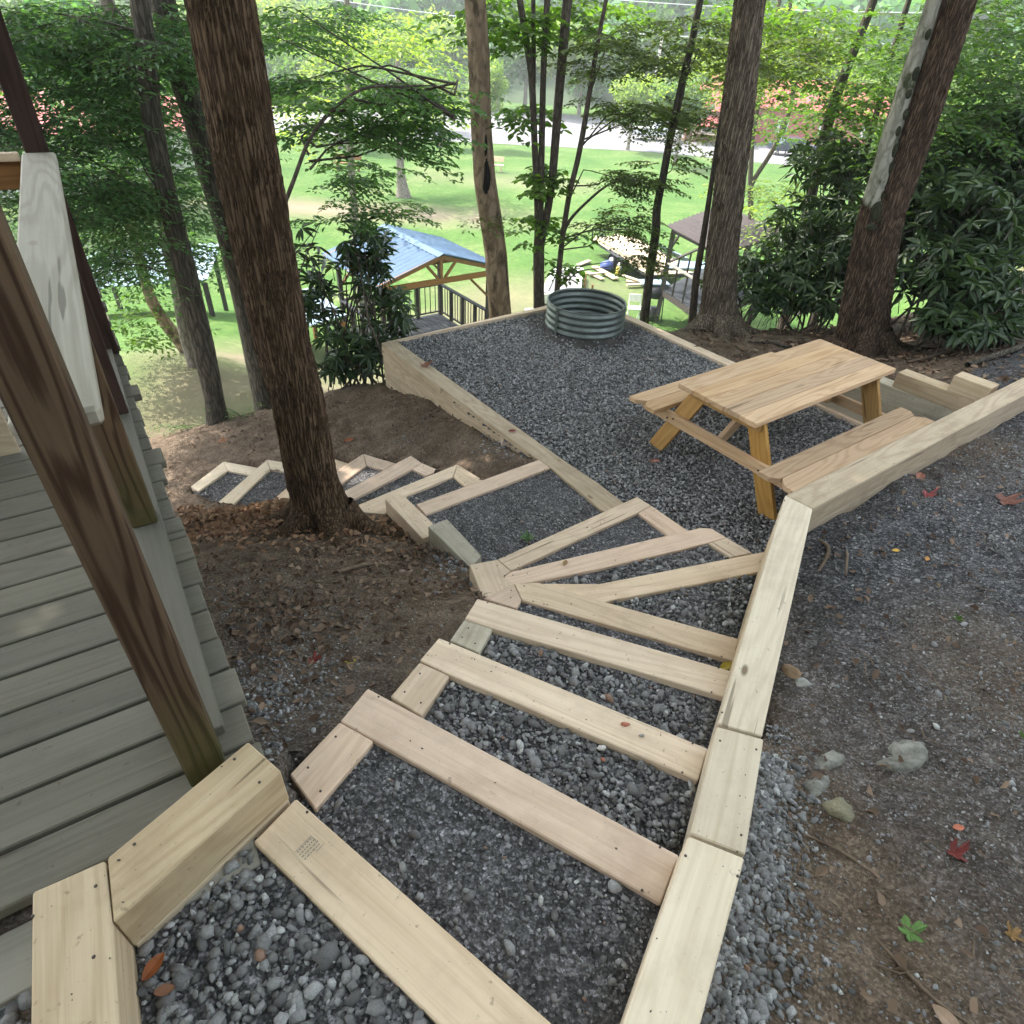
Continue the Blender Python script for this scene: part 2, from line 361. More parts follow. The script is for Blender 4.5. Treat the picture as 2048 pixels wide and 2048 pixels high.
# ------------------------------------------------------------------ layout numbers
DZ = 0.1378
def lv(k): return (9 - k) * DZ
PAD = [(-1.46, 6.49), (.83, 8.27), (3.74, 4.72), (1.52, 2.76), (1.41, 2.93), (1.28, 3.1), (1.1, 3.28), (.93, 3.6), (.65, 3.85), (.24, 4.25)]
TREADS = [
 (1, [(-.62, .74), (.12, .30), (.30, -.3), (-.75, -.4), (-.70, .28), (-.80, .50)], 'coarse'),
 (2, [(-.55, .92), (-.44, 1.16), (.52, .75), (.36, .32), (.20, .30), (-.54, .80)], 'fine'),
 (3, [(-.35, 1.27), (-.25, 1.56), (.74, 1.16), (.60, .82), (.49, .75), (-.44, 1.18)], 'coarse'),
 (4, [(-.2, 1.62), (-.11, 1.92), (.94, 1.60), (.80, 1.25), (.70, 1.15), (-.25, 1.57)], 'coarse'),
 (5, [(-.04, 2.0), (.03, 2.15), (.06, 2.22), (1.08, 1.92), (.95, 1.6), (-.05, 1.92)], 'fine'),
 (6, [(.25, 2.33), (1.47, 2.74), (1.13, 1.93), (.3, 2.2)], 'coarse'),
 (7, [(.05, 2.55), (1.24, 3.1), (1.41, 2.93), (1.48, 2.8), (.4, 2.38), (.1, 2.45)], 'coarse'),
 (8, [(-.05, 2.80), (.93, 3.60), (1.1, 3.28), (1.28, 3.10), (.55, 2.8), (0, 2.6)], 'fine'),
 (9, [(-.65, 3.53), (.24, 4.25), (.65, 3.85), (.9, 3.62), (-.02, 2.9), (-.2, 2.85), (-.5, 3.25), (-.56, 3.3)], 'fine'),
 (10, [(-.45, 4.25), (-.30, 4.10), (-.65, 3.55), (-.87, 3.68), (-1.1, 3.7)], 'fine'),
 (11, [(-.9, 4.57), (-.72, 4.42), (-.45, 4.27), (-1.15, 3.7), (-1.33, 4.0)], 'fine'),
 (12, [(-1.36, 4.78), (-1.12, 4.68), (-.92, 4.6), (-1.35, 4.0), (-1.54, 4.43)], 'fine'),
 (13, [(-1.8, 4.92), (-1.55, 4.82), (-1.38, 4.78), (-1.56, 4.4), (-2.05, 4.08)], 'fine'),
 (14, [(-2.37, 5.0), (-2.06, 4.95), (-1.83, 4.9), (-2.05, 4.1), (-2.5, 4.35)], 'fine'),
 (15, [(-2.87, 5.13), (-2.56, 5.07), (-2.4, 5.0), (-2.53, 4.3), (-3.0, 4.72)], 'fine')]
STEP=[
(0,[[-0.959,0.53],[-0.843,0.602],[-0.758,0.477],[-0.621,0.256],[-0.70,-.05],[-.85,-.05],[-0.783,0.252]]),
(0,[[-0.843,0.606],[-0.644,0.907],[-0.531,0.831],[-0.761,0.48]]),
(1,[[-0.52,0.837],[0.322,0.283],[.34,.10],[0.25,.12],[0.068,0.279],[-0.591,0.719]]),
(2,[[-0.505,1.162],[-0.606,0.976],[-0.501,0.876],[-0.382,1.102]]),
(2,[[-0.445,1.295],[0.515,0.814],[0.446,0.69],[-0.382,1.102],[-0.505,1.162]]),
(3,[[-0.313,1.527],[-0.394,1.364],[-0.27,1.293],[-0.192,1.473]]),
(3,[[-0.256,1.653],[0.717,1.236],[0.658,1.116],[-0.189,1.474],[-0.315,1.534]]),
(4,[[-0.179,1.884],[-0.228,1.759],[-0.099,1.701],[-0.05,1.84]]),
(4,[[-0.133,2.016],[0.942,1.691],[0.884,1.556],[-0.05,1.84],[-0.179,1.884]]),
(5,[[0.031,2.273],[0.073,2.158],[1.027,1.859],[1.087,1.996],[0.499,2.177],[0.155,2.291]]),
(5,[[0.031,2.273],[-0.115,2.155],[0.052,2.099],[0.073,2.158]]),
(6,[[-0.019,2.35],[0.326,2.20],[0.538,2.331],[1.404,2.629],[1.494,2.818],[0.491,2.455],[0.165,2.429]]),
(7,[[-0.228,2.693],[-0.069,2.753],[0.017,2.658],[-0.025,2.607],[0.035,2.561],[0.0,2.35],[-0.13,2.427]]),
(7,[[0.017,2.658],[-0.025,2.607],[0.002,2.525],[0.531,2.724],[1.222,3.022],[1.357,3.092],[1.281,3.178],[1.206,3.177]]),
(7,[[1.222,3.022],[1.333,2.898],[1.483,2.955],[1.357,3.092]]),
(8,[[-0.073,2.908],[0.018,2.808],[0.59,3.266],[0.867,3.476],[0.974,3.575],[0.887,3.674]]),
(8,[[0.867,3.476],[1.037,3.246],[1.193,3.304],[0.974,3.575]]),
(8,[[-0.545,3.191],[-0.429,3.283],[-0.169,2.931],[-0.232,2.818]]),
(9,[[-0.927,3.643],[-0.818,3.728],[-0.544,3.401],[-0.517,3.269],[-0.589,3.221]]),
(9,[[-0.693,3.604],[0.191,4.304],[0.284,4.19],[-0.606,3.488]]),
(10,[[-0.477,4.372],[-1.155,3.735],[-1.104,3.648],[-0.942,3.639],[-0.808,3.889],[-0.49,4.18]]),
(10,[[-0.477,4.372],[-0.49,4.18],[-0.386,4.055],[-0.237,4.155]]),
(11,[[-0.922,4.677],[-1.379,4.063],[-1.284,3.946],[-0.877,4.459],[-0.808,4.568]]),
(11,[[-0.808,4.568],[-0.877,4.459],[-0.743,4.372],[-0.633,4.464]]),
(12,[[-1.399,4.87],[-1.589,4.539],[-1.496,4.321],[-1.328,4.679]]),
(12,[[-1.399,4.87],[-1.328,4.679],[-1.165,4.623],[-1.071,4.742]]),
(13,[[-1.808,5.007],[-2.115,4.103],[-1.998,4.067],[-1.763,4.842]]),
(13,[[-1.808,5.007],[-1.763,4.842],[-1.569,4.759],[-1.523,4.887]]),
(14,[[-2.416,5.091],[-2.596,4.373],[-2.464,4.294],[-2.33,4.928]]),
(14,[[-2.416,5.091],[-2.33,4.928],[-2.066,4.876],[-2.051,5.022]]),
(15,[[-2.921,5.212],[-3.05,4.755],[-2.943,4.688],[-2.816,5.054]]),
(15,[[-2.921,5.212],[-2.816,5.054],[-2.582,4.999],[-2.546,5.14]])]
SIDE=[(1,[[.504,.802],[.64,.754],[.419,.335],[.30,-.05],[.13,.0],[.25,.322]]),(2,[[.708,1.231],[.853,1.193],[.697,.824],[.554,.875]]),
(3,[[1.459,2.793],[1.569,2.679],[.916,1.295],[.768,1.337]]),(3,[[1.459,2.793],[4.797,5.312],[4.88,5.20],[1.569,2.679]])]
W1B = [(-1.523, 6.441), (-1.385, 6.548), (.378, 4.335), (.640, 4.03), (.90, 3.675), (.80, 3.56), (.639, 3.679), (.284, 4.19), (.187, 4.297)]
W2B = [(-1.515, 6.452), (-1.405, 6.545), (.83, 8.26), (.82, 8.40), (.76, 8.36)]
W3B = [(.82, 8.40), (.80, 8.24), (2.20, 6.455), (3.60, 4.76), (3.71, 4.85), (2.335, 6.502)]
GP = np.array([  # natural ground: x, y, z
 (-.75,.95,1.0),(-.64,1.1,.93),(-.58,1.35,.82),(-.44,1.65,.68),(-.32,1.95,.52),(-.2,2.3,.36),(-.12,2.2,.38),(-.34,2.6,.17),(-.25,2.5,.2),(-.35,2.95,.06),
 (-.62,3.0,.0),(-.95,3.5,-.12),(-1.33,3.3,.0),(-1.1,3.0,.09),(-1.0,2.2,.40),(-1.25,1.75,.60),(-.95,1.35,.80),(-1.5,2.5,.30),(-2.0,3.0,.0),(-2.0,3.53,-.12),
 (-2.57,3.87,-.36),(-1.65,3.65,-.12),(-3,4.2,-.72),(-2.05,3.95,-.45),(-2.55,4.2,-.62),(-3.1,4.6,-.84),(-3.4,5.2,-.95),(-1.5,4.0,-.33),
 (-.05,4.42,-.09),(-.3,4.32,-.13),(-.65,4.7,-.28),(-1.2,5.0,-.41),(-1.65,5.1,-.54),(-2.2,5.2,-.68),(-2.8,5.35,-.82),(-.2,4.65,-.13),(-.7,5.3,-.22),(-1.2,6.0,-.36),
 (-1.65,6.45,-.55),(-1.2,5.45,-.33),(-2,5.9,-.62),(-2.6,6.2,-.92),(-3.5,6.4,-1.06),(-3.2,7.0,-1.25),(-3.4,7.6,-1.9),(-4.5,6.6,-1.5),(-5.2,7.6,-1.95),(-5.6,9.7,-1.9),(-4,9,-2.1),
 (-8,13,-2.9),(-8,18,-3.9),(-3,10,-2.55),(-6,25,-5.1),(-1.5,10,-2.2),(0,9.5,-1.5),(.8,9.2,-1.2),(-1.4,7.6,-1.05),(-2.1,7.0,-.82),(0,13,-3.6),(0,17,-4.9),(-4,14,-4.0),(-4,20,-5.1),
 (3.4,8.6,-.42),(2.5,8.0,-.24),(1.5,8.8,-.8),(3.9,7.0,.02),(3,7,.0),(4,6,.28),(3.9,5.2,.48),(2.7,6.7,-.04),(2,7.6,-.12),(5.2,6.6,.40),(6,9,-.1),(5,10.5,-1.1),(8,9,.6),
 (6,5.5,.72),(8,4,1.1),(10,12,.3),(9,16,-2.2),(6,14,-3.4),(6,20,-5.1),(12,20,-4.2),(20,20,-3),(3,12,-3.1),(20,5,2),(14,24,-5.1),
 (2,2.9,.66),(3,3.7,.64),(4.5,4.9,.68),(5.2,5.6,.70),(1.2,1.6,.74),(.9,1.0,.87),(.77,.5,1.0),(.7,.2,1.04),(1.5,.5,1.0),(2,1,.98),(3,2,.92),(4,3,.85),(6,3,1.0),(1.6,1.5,.82),(2.5,2.5,.74),
 (0,-2,1.05),(-3,-2,.9),(3,-2,1.25),(-3,1,.6),(-4,2.5,.1),(-6,4,-.6),(-8,7,-1.8),(-14,12,-3.9),(-20,20,-5.1),(-20,0,-2),(-.95,.2,1.1),(10,-5,2),(-10,-6,0),(20,-8,3),(1.0,8.6,-.7)])
def _fit():
    X = GP[:, :2] / 5.0; n = len(X)
    d2 = ((X[:, None] - X[None]) ** 2).sum(-1); K = np.where(d2 > 0, d2 * np.log(d2 + 1e-12), 0) + np.eye(n) * 0.002
    A = np.zeros((n + 3, n + 3)); A[:n, :n] = K; A[:n, n] = 1; A[:n, n + 1:] = X; A[n, :n] = 1; A[n + 1:, :n] = X.T
    return np.linalg.solve(A, np.r_[GP[:, 2], 0, 0, 0])
_W = _fit()
LAWN_Z = -5.2
def natural(x, y):
    x = np.asarray(x, float); y = np.asarray(y, float); sh = x.shape
    Q = np.stack([x.ravel(), y.ravel()], 1) / 5.0; out = np.zeros(len(Q)); X = GP[:, :2] / 5.0; n = len(X)
    for s in range(0, len(Q), 20000):
        q = Q[s:s + 20000]; d2 = ((q[:, None] - X[None]) ** 2).sum(-1)
        out[s:s + 20000] = (np.where(d2 > 0, d2 * np.log(d2 + 1e-12), 0) @ _W[:n]) + _W[n] + q @ _W[n + 1:]
    z = out.reshape(sh)
    far = np.clip((y - 16) / 6, 0, 1); side = np.clip((np.abs(x - 3) - 22) / 12, 0, 1)
    z = np.maximum(z, LAWN_Z)
    z = z * (1 - far) + LAWN_Z * far
    z = z * (1 - side * (y > 8)) + np.clip(z, LAWN_Z, 3) * side * (y > 8)
    z = np.where(x > 12, z + np.clip((x - 12) * .12, 0, 5) * np.clip((26 - y) / 10, 0, 1), z)
    near = np.clip((14 - np.hypot(x, y - 4)) / 4, 0, 1)
    z = z + near * ((vnoise(x * 3, y * 3, 1) - .5) * .055 + (vnoise(x * 9, y * 9, 2) - .5) * .032 + (vnoise(x * 24, y * 24, 3) - .5) * .010)
    return z
def ground(x, y):
    z = natural(x, y)
    for k, poly, _ in TREADS:
        z = np.where(inside(x, y, poly), np.minimum(z, lv(k) - .14) * 0 + lv(k) - .14, z)
    z = np.where(inside(x, y, PAD), -.2, z)
    for k, poly in STEP + SIDE: z = np.where(inside(x, y, poly), np.minimum(z, lv(k) - .15), z)
    for poly in (W1B, W2B, W3B): z = np.where(inside(x, y, poly), np.minimum(z, -.16), z)
    return z
def g1(x, y): return float(natural(np.array([x]), np.array([y]))[0])

# ------------------------------------------------------------------ ground
def grid_axis(a, b, step, lo, hi, grow=1.12):
    core = list(np.arange(a, b, step)); s = step; v = a
    left = []
    while v > lo: s *= grow; v -= s; left.append(v)
    s = step; v = b; right = []
    while v < hi: s *= grow; v += s; right.append(v)
    return np.array(left[::-1] + core + right)
xs = grid_axis(-3.6, 5.2, .045, -160, 170); ys = grid_axis(-.3, 8.6, .045, -40, 130)
GX, GY = np.meshgrid(xs, ys); GZ = ground(GX, GY)
nx, ny = len(xs), len(ys)
ii = (np.arange(ny - 1)[:, None] * nx + np.arange(nx - 1)[None]).ravel()
GF = np.stack([ii, ii + 1, ii + 1 + nx, ii + nx], 1)
gm, nt, b = mat('forest_floor_and_lawn')
v = coords(nt, (1, 1, 1), rand=False)
geo = nt.nodes.new('ShaderNodeNewGeometry')
def attr(nt, n):
    a = nt.nodes.new('ShaderNodeAttribute'); a.attribute_name = n; return a.outputs['Fac']
dirt = ramp(nt, noise(nt, v, 5.5, 8, .7), [(0.25, (.062, .044, .032)), (.46, (.125, .092, .067)), (.6, (.18, .135, .10)), (.78, (.25, .20, .155))])
def cells(sc, stops):
    vv = nt.nodes.new('ShaderNodeTexVoronoi'); vv.inputs['Scale'].default_value = sc; nt.links.new(v, vv.inputs['Vector'])
    s_ = nt.nodes.new('ShaderNodeSeparateColor'); nt.links.new(vv.outputs['Color'], s_.inputs[0]); return ramp(nt, s_.outputs[0], stops), vv.outputs['Distance']
c1_, d1_ = cells(75, [(0, (.35, .33, .32)), (.5, (.8, .8, .8)), (.8, (1.1, 1.1, 1.1)), (.95, (2.2, 2.15, 2.1))])
c2_, d2_ = cells(150, [(0, (.45, .43, .42)), (.6, (.95, .95, .95)), (.93, (1.9, 1.9, 1.9))])
dirt = mix(nt, mrange(nt, noise(nt, v, 60, 5, .75), .5, .68, 0, .55), dirt, (.035, .024, .017))
dirt = mix(nt, .55, dirt, c2_, 'MULTIPLY')
dirt = mix(nt, mrange(nt, noise(nt, v, 110, 4, .7), .63, .7, 0, .5), dirt, (.30, .24, .19))
gr = ramp(nt, noise(nt, v, 8, 8, .75), [(0.3, (.045, .043, .046)), (.48, (.082, .080, .084)), (.62, (.13, .128, .135)), (.8, (.11, .082, .062))])
gr = mix(nt, mrange(nt, noise(nt, v, 90, 4, .75), .5, .66, 0, .6), gr, (.026, .024, .025))
gr = mix(nt, mrange(nt, noise(nt, v, 130, 3, .7), .62, .69, 0, .7), gr, (.26, .265, .28))
gr = mix(nt, .85, gr, c1_, 'MULTIPLY'); gr = mix(nt, .7, gr, c2_, 'MULTIPLY')
lawn = ramp(nt, noise(nt, v, .35, 6, .6), [(0.3, (.055, .125, .028)), (.48, (.085, .16, .038)), (.62, (.13, .19, .06)), (.75, (.22, .22, .11))])
lawn = mix(nt, mrange(nt, noise(nt, v, 4, 8, .8), .40, .62, 0, .75), lawn, (.04, .085, .025))
c = mix(nt, attr(nt, 'gravelly'), dirt, gr)
bare = mrange(nt, noise(nt, v, .8, 5, .6), .45, .62, 0, .8)
lm = nt.nodes.new('ShaderNodeMath'); lm.operation = 'MULTIPLY'; nt.links.new(attr(nt, 'bare'), lm.inputs[0]); lm.inputs[1].default_value = 1.0
grassc = mix(nt, lm.outputs[0], lawn, (.22, .17, .13))
c = mix(nt, attr(nt, 'lawn'), c, grassc)
nt.links.new(c, b.inputs['Base Color']); b.inputs['Roughness'].default_value = .95; b.inputs['Specular IOR Level'].default_value = .1
hh = mix(nt, .45, noise(nt, v, 45, 6, .75), d1_); bump(nt, b, hh, .9, .02)
floor = mesh_obj('ground', np.stack([GX, GY, GZ], -1).reshape(-1, 3), GF, gm, smooth=True); tag(floor, kind='structure')
def fattr(o, n, val):
    a = o.data.attributes.new(n, 'FLOAT', 'POINT'); a.data.foreach_set('value', val.astype(np.float32).ravel())
lawnm = np.clip((GY - 8.3 - GX * .25 + (vnoise(GX * 1.2, GY * 1.2, 9) - .5) * 3 + np.clip(-GX - 3, 0, 2) * .9) / 1.8, 0, 1)
lawnm = np.where((GX > 1.6) & (GY < 13), np.clip((GY - 11) / 3, 0, 1) * lawnm, lawnm)
right = np.clip((GX - .4 - np.clip(GY - 1, 0, 9) * .62) / .25 + 1.3, 0, 1) * (GY < GX * .76 + 2.4) * np.clip(1 - (np.hypot(GX - 5, GY - 3.5) - 3.6) / 2, .0, 1)
patchy = np.clip((vnoise(GX * 1.3 + 5, GY * 1.3, 4) - .62) * 5, 0, 1) + np.clip((vnoise(GX * .8, GY * .8, 14) - .6) * 3, 0, .5)
right = np.clip(right - patchy * .55 - .8 * np.clip(1.3 - np.hypot((GX - 1.75) / .5, (GY - .40) / .35), 0, 1) - .6 * np.clip(1.3 - np.hypot((GX - 1.95) / .35, (GY - 1.55) / .6), 0, 1), 0, 1)
nearleft = np.exp(-((GX + 1.0) ** 2 + (GY - .9) ** 2) / .9) * .55
def blob(cx, cy, rx, ry): return np.clip(1.5 - np.hypot((GX - cx) / rx, (GY - cy) / ry) - .7 * (vnoise(GX * .8, GY * .8, 21) - .5), 0, 1)
barem = np.clip(blob(-9.5, 36, 8, 1.6) + .55 * blob(-1, 21, 3, 2.5) + .4 * blob(1.5, 25, 3, 2) + .6 * blob(-3, 12.5, 3.5, 3) + .5 * blob(-4.5, 8.8, 2.4, 2.2) + .4 * blob(-2, 47, 6, 1.2), 0, .95)
fattr(floor, 'lawn', lawnm); fattr(floor, 'gravelly', np.clip(np.maximum(right, nearleft), 0, 1)); fattr(floor, 'bare', barem)

# ------------------------------------------------------------------ gravel sheets
GRAV = simple('dark_stone_dust', (.13, .126, .13), (.045, .043, .045), 14, .95, bumps=.9, bscale=90)
grainy(GRAV, 95, 190, .9)
def sheet(name, poly, z, step=.06):
    P = np.array(poly); x0, y0 = P.min(0); x1, y1 = P.max(0)
    gx = np.arange(x0, x1 + step, step); gy = np.arange(y0, y1 + step, step)
    X, Y = np.meshgrid(gx, gy); ins = inside(X, Y, poly)
    keep = ins[:-1, :-1] | ins[1:, :-1] | ins[:-1, 1:] | ins[1:, 1:]
    # clamp outside points to stay under timber centres
    Z = z + (vnoise(X * 6, Y * 6, 5) - .5) * .012
    idx = (np.arange(len(gy) - 1)[:, None] * len(gx) + np.arange(len(gx) - 1)[None])
    f = idx[keep]; F = np.stack([f, f + 1, f + 1 + len(gx), f + len(gx)], 1)
    used = np.unique(F); rm = -np.ones(X.size, int); rm[used] = np.arange(len(used))
    V = np.stack([X, Y, Z], -1).reshape(-1, 3)[used]
    o = mesh_obj(name, V, rm[F], GRAV, smooth=True); return tag(o, kind='structure')
sheet('gravel_pad', PAD, -.045, .05)
for k, poly, kind in TREADS: sheet('gravel_tread', poly, lv(k) - (.022 if k != 3 and k != 4 else .034), .03)

ICO_V = []; ph = (1 + 5 ** .5) / 2
for a, b2 in ((-1, ph), (1, ph), (-1, -ph), (1, -ph)): ICO_V.append((a, b2, 0))
for a, b2 in ((-1, ph), (1, ph), (-1, -ph), (1, -ph)): ICO_V.append((0, a, b2))
for a, b2 in ((-1, ph), (1, ph), (-1, -ph), (1, -ph)): ICO_V.append((b2, 0, a))
ICO_V = np.array(ICO_V) / math.hypot(1, ph)
ICO_F = np.array([(0,11,5),(0,5,1),(0,1,7),(0,7,10),(0,10,11),(1,5,9),(5,11,4),(11,10,2),(10,7,6),(7,1,8),(3,9,4),(3,4,2),(3,2,6),(3,6,8),(3,8,9),(4,9,5),(2,4,11),(6,2,10),(8,6,7),(9,8,1)])
OCT_V = np.array([(1, 0, 0), (0, 1, 0), (-1, 0, 0), (0, -1, 0), (0, 0, 1), (0, 0, -1)], float)
OCT_F = np.array([(0, 1, 4), (1, 2, 4), (2, 3, 4), (3, 0, 4), (1, 0, 5), (2, 1, 5), (3, 2, 5), (0, 3, 5)])
def rand_rot(n, r=rng):
    q = r.normal(size=(n, 4)); q /= np.linalg.norm(q, axis=1)[:, None]; w, x, y, z = q.T
    return np.stack([1-2*(y*y+z*z), 2*(x*y-z*w), 2*(x*z+y*w), 2*(x*y+z*w), 1-2*(x*x+z*z), 2*(y*z-x*w), 2*(x*z-y*w), 2*(y*z+x*w), 1-2*(x*x+y*y)], 1).reshape(n, 3, 3)
def stones(name, X, Y, Z, size, lo=False, sink=.25, tint=None):
    n = len(X); TV, TF = (OCT_V, OCT_F) if lo else (ICO_V, ICO_F)
    V = TV[None] * (1 + rng.normal(size=(n, len(TV), 1)) * .17)
    sc = np.stack([rng.uniform(.85, 1.35, n), rng.uniform(.6, .95, n), rng.uniform(.45, .75, n)], 1) * size[:, None] / 2
    V = V * sc[:, None, :]
    ax = rand_rot(n); flat = np.zeros((n, 3, 3)); a = rng.uniform(0, 6.28, n)
    flat[:, 0, 0] = np.cos(a); flat[:, 0, 1] = -np.sin(a); flat[:, 1, 0] = np.sin(a); flat[:, 1, 1] = np.cos(a); flat[:, 2, 2] = 1
    tl = rng.normal(size=(n, 2)) * .35
    flat[:, 2, 0] = tl[:, 0]; flat[:, 2, 1] = tl[:, 1]
    rot = np.where((rng.random(n) < .25)[:, None, None], ax, flat)
    V = np.einsum('nij,nkj->nki', rot, V)
    V += np.stack([X, Y, Z + size * (.5 - sink) * .55], 1)[:, None, :]
    F = (TF[None] + (np.arange(n) * len(TV))[:, None, None]).reshape(-1, 3)
    t = tint if tint is not None else np.clip(rng.beta(2.2, 2.6, n), 0, .93)
    w = rng.random(n); t = np.where(w > .985, rng.uniform(.955, .97, n), t); t = np.where(w < .006, 1.0, t)
    o = mesh_obj(name, V.reshape(-1, 3), F, STONE, tint=np.repeat(t, len(TV)))
    return tag(o, kind='stuff')
def sample_poly(poly, n):
    P = np.array(poly); lo, hi = P.min(0), P.max(0); X = np.zeros(0); Y = np.zeros(0)
    while len(X) < n:
        x = rng.uniform(lo[0], hi[0], n * 2); y = rng.uniform(lo[1], hi[1], n * 2); m = inside(x, y, poly); X = np.r_[X, x[m]]; Y = np.r_[Y, y[m]]
    return X[:n], Y[:n]
def parea(p): return abs(sum(p[i][0] * p[(i + 1) % len(p)][1] - p[(i + 1) % len(p)][0] * p[i][1] for i in range(len(p)))) / 2
x, y = sample_poly(PAD, 46000)
ring_c = (.72, 7.33)
dr = np.hypot(x - ring_c[0], y - ring_c[1]); keep = rng.random(len(x)) < np.clip((dr - .50) / .28, .14, 1) * (.55 + .9 * vnoise(x * 5, y * 5, 3))
for p2 in (W1B, W2B, W3B): keep &= ~inside(x, y, p2)
for k2, p2 in STEP + SIDE: keep &= ~inside(x, y, p2)
x, y = x[keep], y[keep]
stones('pad_gravel', x, y, -.042 + rng.uniform(0, .012, len(x)) + .05 * np.clip(1 - (dr[keep] / .64) ** 2.2, 0, 1), rng.uniform(.014, .034, len(x)), lo=True, tint=np.clip(rng.beta(2.4, 1.5, len(x)), 0, .94))
for k, poly, kind in TREADS:
    A = parea(poly); d = {'coarse': 6500, 'fine': 6000}[kind] * (1 if k < 10 else .8)
    n = int(A * d); x, y = sample_poly(poly, n)
    m = vnoise(x * 3.1 + k, y * 3.1, 8)
    keep = rng.random(n) < (.4 + .9 * m if kind == 'coarse' else .25 + .9 * m)
    if k in (3, 4): keep |= rng.random(n) < .6
    for k2, p2 in STEP + SIDE:
        if k2 <= k:
            for ddx, ddy in ((0, 0), (.008, 0), (-.008, 0), (0, .008), (0, -.008)): keep &= ~inside(x + ddx, y + ddy, p2)
    x, y, mm = x[keep], y[keep], m[keep]
    z = lv(k) - (.022 if k not in (3, 4) else .034)
    sz = np.clip(rng.lognormal(math.log(.0125 if kind == 'coarse' else .0085), .5, len(x)), .005, .04) * (1.15 if kind == 'coarse' else 1)
    stones('tread_gravel', x, y, np.full(len(x), z) + rng.uniform(-.002, .009, len(x)), sz, lo=False, sink=.4 if kind == 'fine' else .25)
# loose stone on the open ground
def scatter_ground(name, cx, cy, rx, ry, n, s0, s1, sink=.45, lo=False):
    a = rng.uniform(0, 6.283, n); q = np.abs(rng.normal(0, .55, n)) ** .8; x = cx + np.cos(a) * q * rx; y = cy + np.sin(a) * q * ry
    keep = np.ones(n, bool)
    for k, poly, _ in TREADS: keep &= ~inside(x, y, poly)
    keep &= ~inside(x, y, PAD)
    for k, poly in SIDE + STEP: keep &= ~inside(x, y, poly)
    keep &= ~((x * .823 + y * .568 < .02) & (-.568 * x + .823 * y > .93))
    x, y = x[keep], y[keep]
    return stones(name, x, y, natural(x, y), rng.uniform(s0, s1, len(x)) * (.6 + .8 * rng.random(len(x)) ** 2), sink=sink, lo=lo)

# ------------------------------------------------------------------ timber steps
steps = thing('timber_steps', (0, 2.3, .4), 'winding outdoor staircase of pale new square timbers infilled with gravel', 'staircase')
mats = {0: WOOD_YEL, 1: WOOD_NEW, 2: WOOD_NEW}
for i, (k, poly) in enumerate(STEP):
    m = WOOD_YEL if k == 0 else [WOOD_NEW, WOOD_PINK, WOOD_NEW][i % 3]
    if i == 3: m = WOOD_PINK
    if i == 7 or i == 17: m = WOOD_GREY
    if i >= 20 and k in (11, 12): m = WOOD_PINK
    if k >= 13: m = WOOD_FRESH if k > 13 else WOOD_NEW
    o = prism('timber', poly, lv(k) - (.0006 * (i % 2)), DZ - .002, m, steps)
    if i in (17, 7): tag(o, 'grey weathered short side timber')
    # buried course that carries the frame
    if len(poly) == 4 and k not in (0,):
        prism('timber', poly, lv(k) - DZ, DZ - .002, m, steps, shrink=.004)
for i in (0, 1): prism('timber', STEP[i][1], lv(1), DZ - .002, WOOD_YEL, steps, shrink=.003)
gp_, gz_, sp_ = [], [], []
for i, (k, poly) in enumerate(STEP + SIDE):
    A_ = parea(poly); n_ = int(A_ * (200 if i % 3 else 480)); x, y = sample_poly(poly, n_ + 2); m_ = vnoise(x * 7, y * 7, 60 + i) > .45; gp_.append(np.stack([x[m_], y[m_]], 1)); gz_.append(np.full(m_.sum(), lv(k)))
    c_ = np.mean(poly, 0)
    for q in poly[:4:(1 if len(poly) > 4 or i % 2 else 3)][:3]:
        d_ = c_ - np.array(q); d_ = d_ / np.linalg.norm(d_); sp_.append((*(np.array(q) + d_ * .055), lv(k)))
gp_ = np.concatenate(gp_); gz_ = np.concatenate(gz_)
GRIT = stones_mat('mud_crumbs', [(0, (.03, .022, .016)), (.7, (.10, .075, .055)), (1, (.2, .19, .18))])
_S = STONE; STONE = GRIT; stones('grit', gp_[:, 0], gp_[:, 1], gz_, rng.lognormal(math.log(.0030), .45, len(gp_)), lo=True, sink=.3); STONE = _S
parts_ = [tube([[x_, y_, z_ - .002, .0036], [x_, y_, z_ + .0012, .0036], [x_, y_, z_ + .0013, .0004]], 10) for x_, y_, z_ in sp_]
V, F = join(parts_); tag(mesh_obj('spike_heads', V, F, simple('rusty_spike', (.06, .045, .035), rough=.6), steps), kind='stuff')
# faded grade stamp printed on the second timber: illegible short bars
ST = simple('faded_stamp_ink', (.27, .26, .23), (.20, .19, .17), 60, .8)
sv_, sf_ = [], []
e = Vector((.842, -.554)).normalized(); f = Vector((.554, .842)).normalized(); o0 = Vector((-.475, .70))
def bar(a, b2, la, lb):
    q = o0 + e * a + f * b2; n = len(sv_)
    for p_ in (q, q + e * la, q + e * la + f * lb, q + f * lb): sv_.append((p_.x, p_.y, lv(1) + .0012))
    sf_.append((n, n + 1, n + 2, n + 3))
for j in range(4):
    t = 0
    while t < .045:
        l = random.uniform(.003, .008); bar(j * .009, t, .003, l); t += l + .003
bar(-.004, -.002, .0015, .05); bar(.036, .03, .0015, .022); bar(-.004, .046, .02, .0015)
mesh_obj('grade_stamp', sv_, sf_, ST, steps)

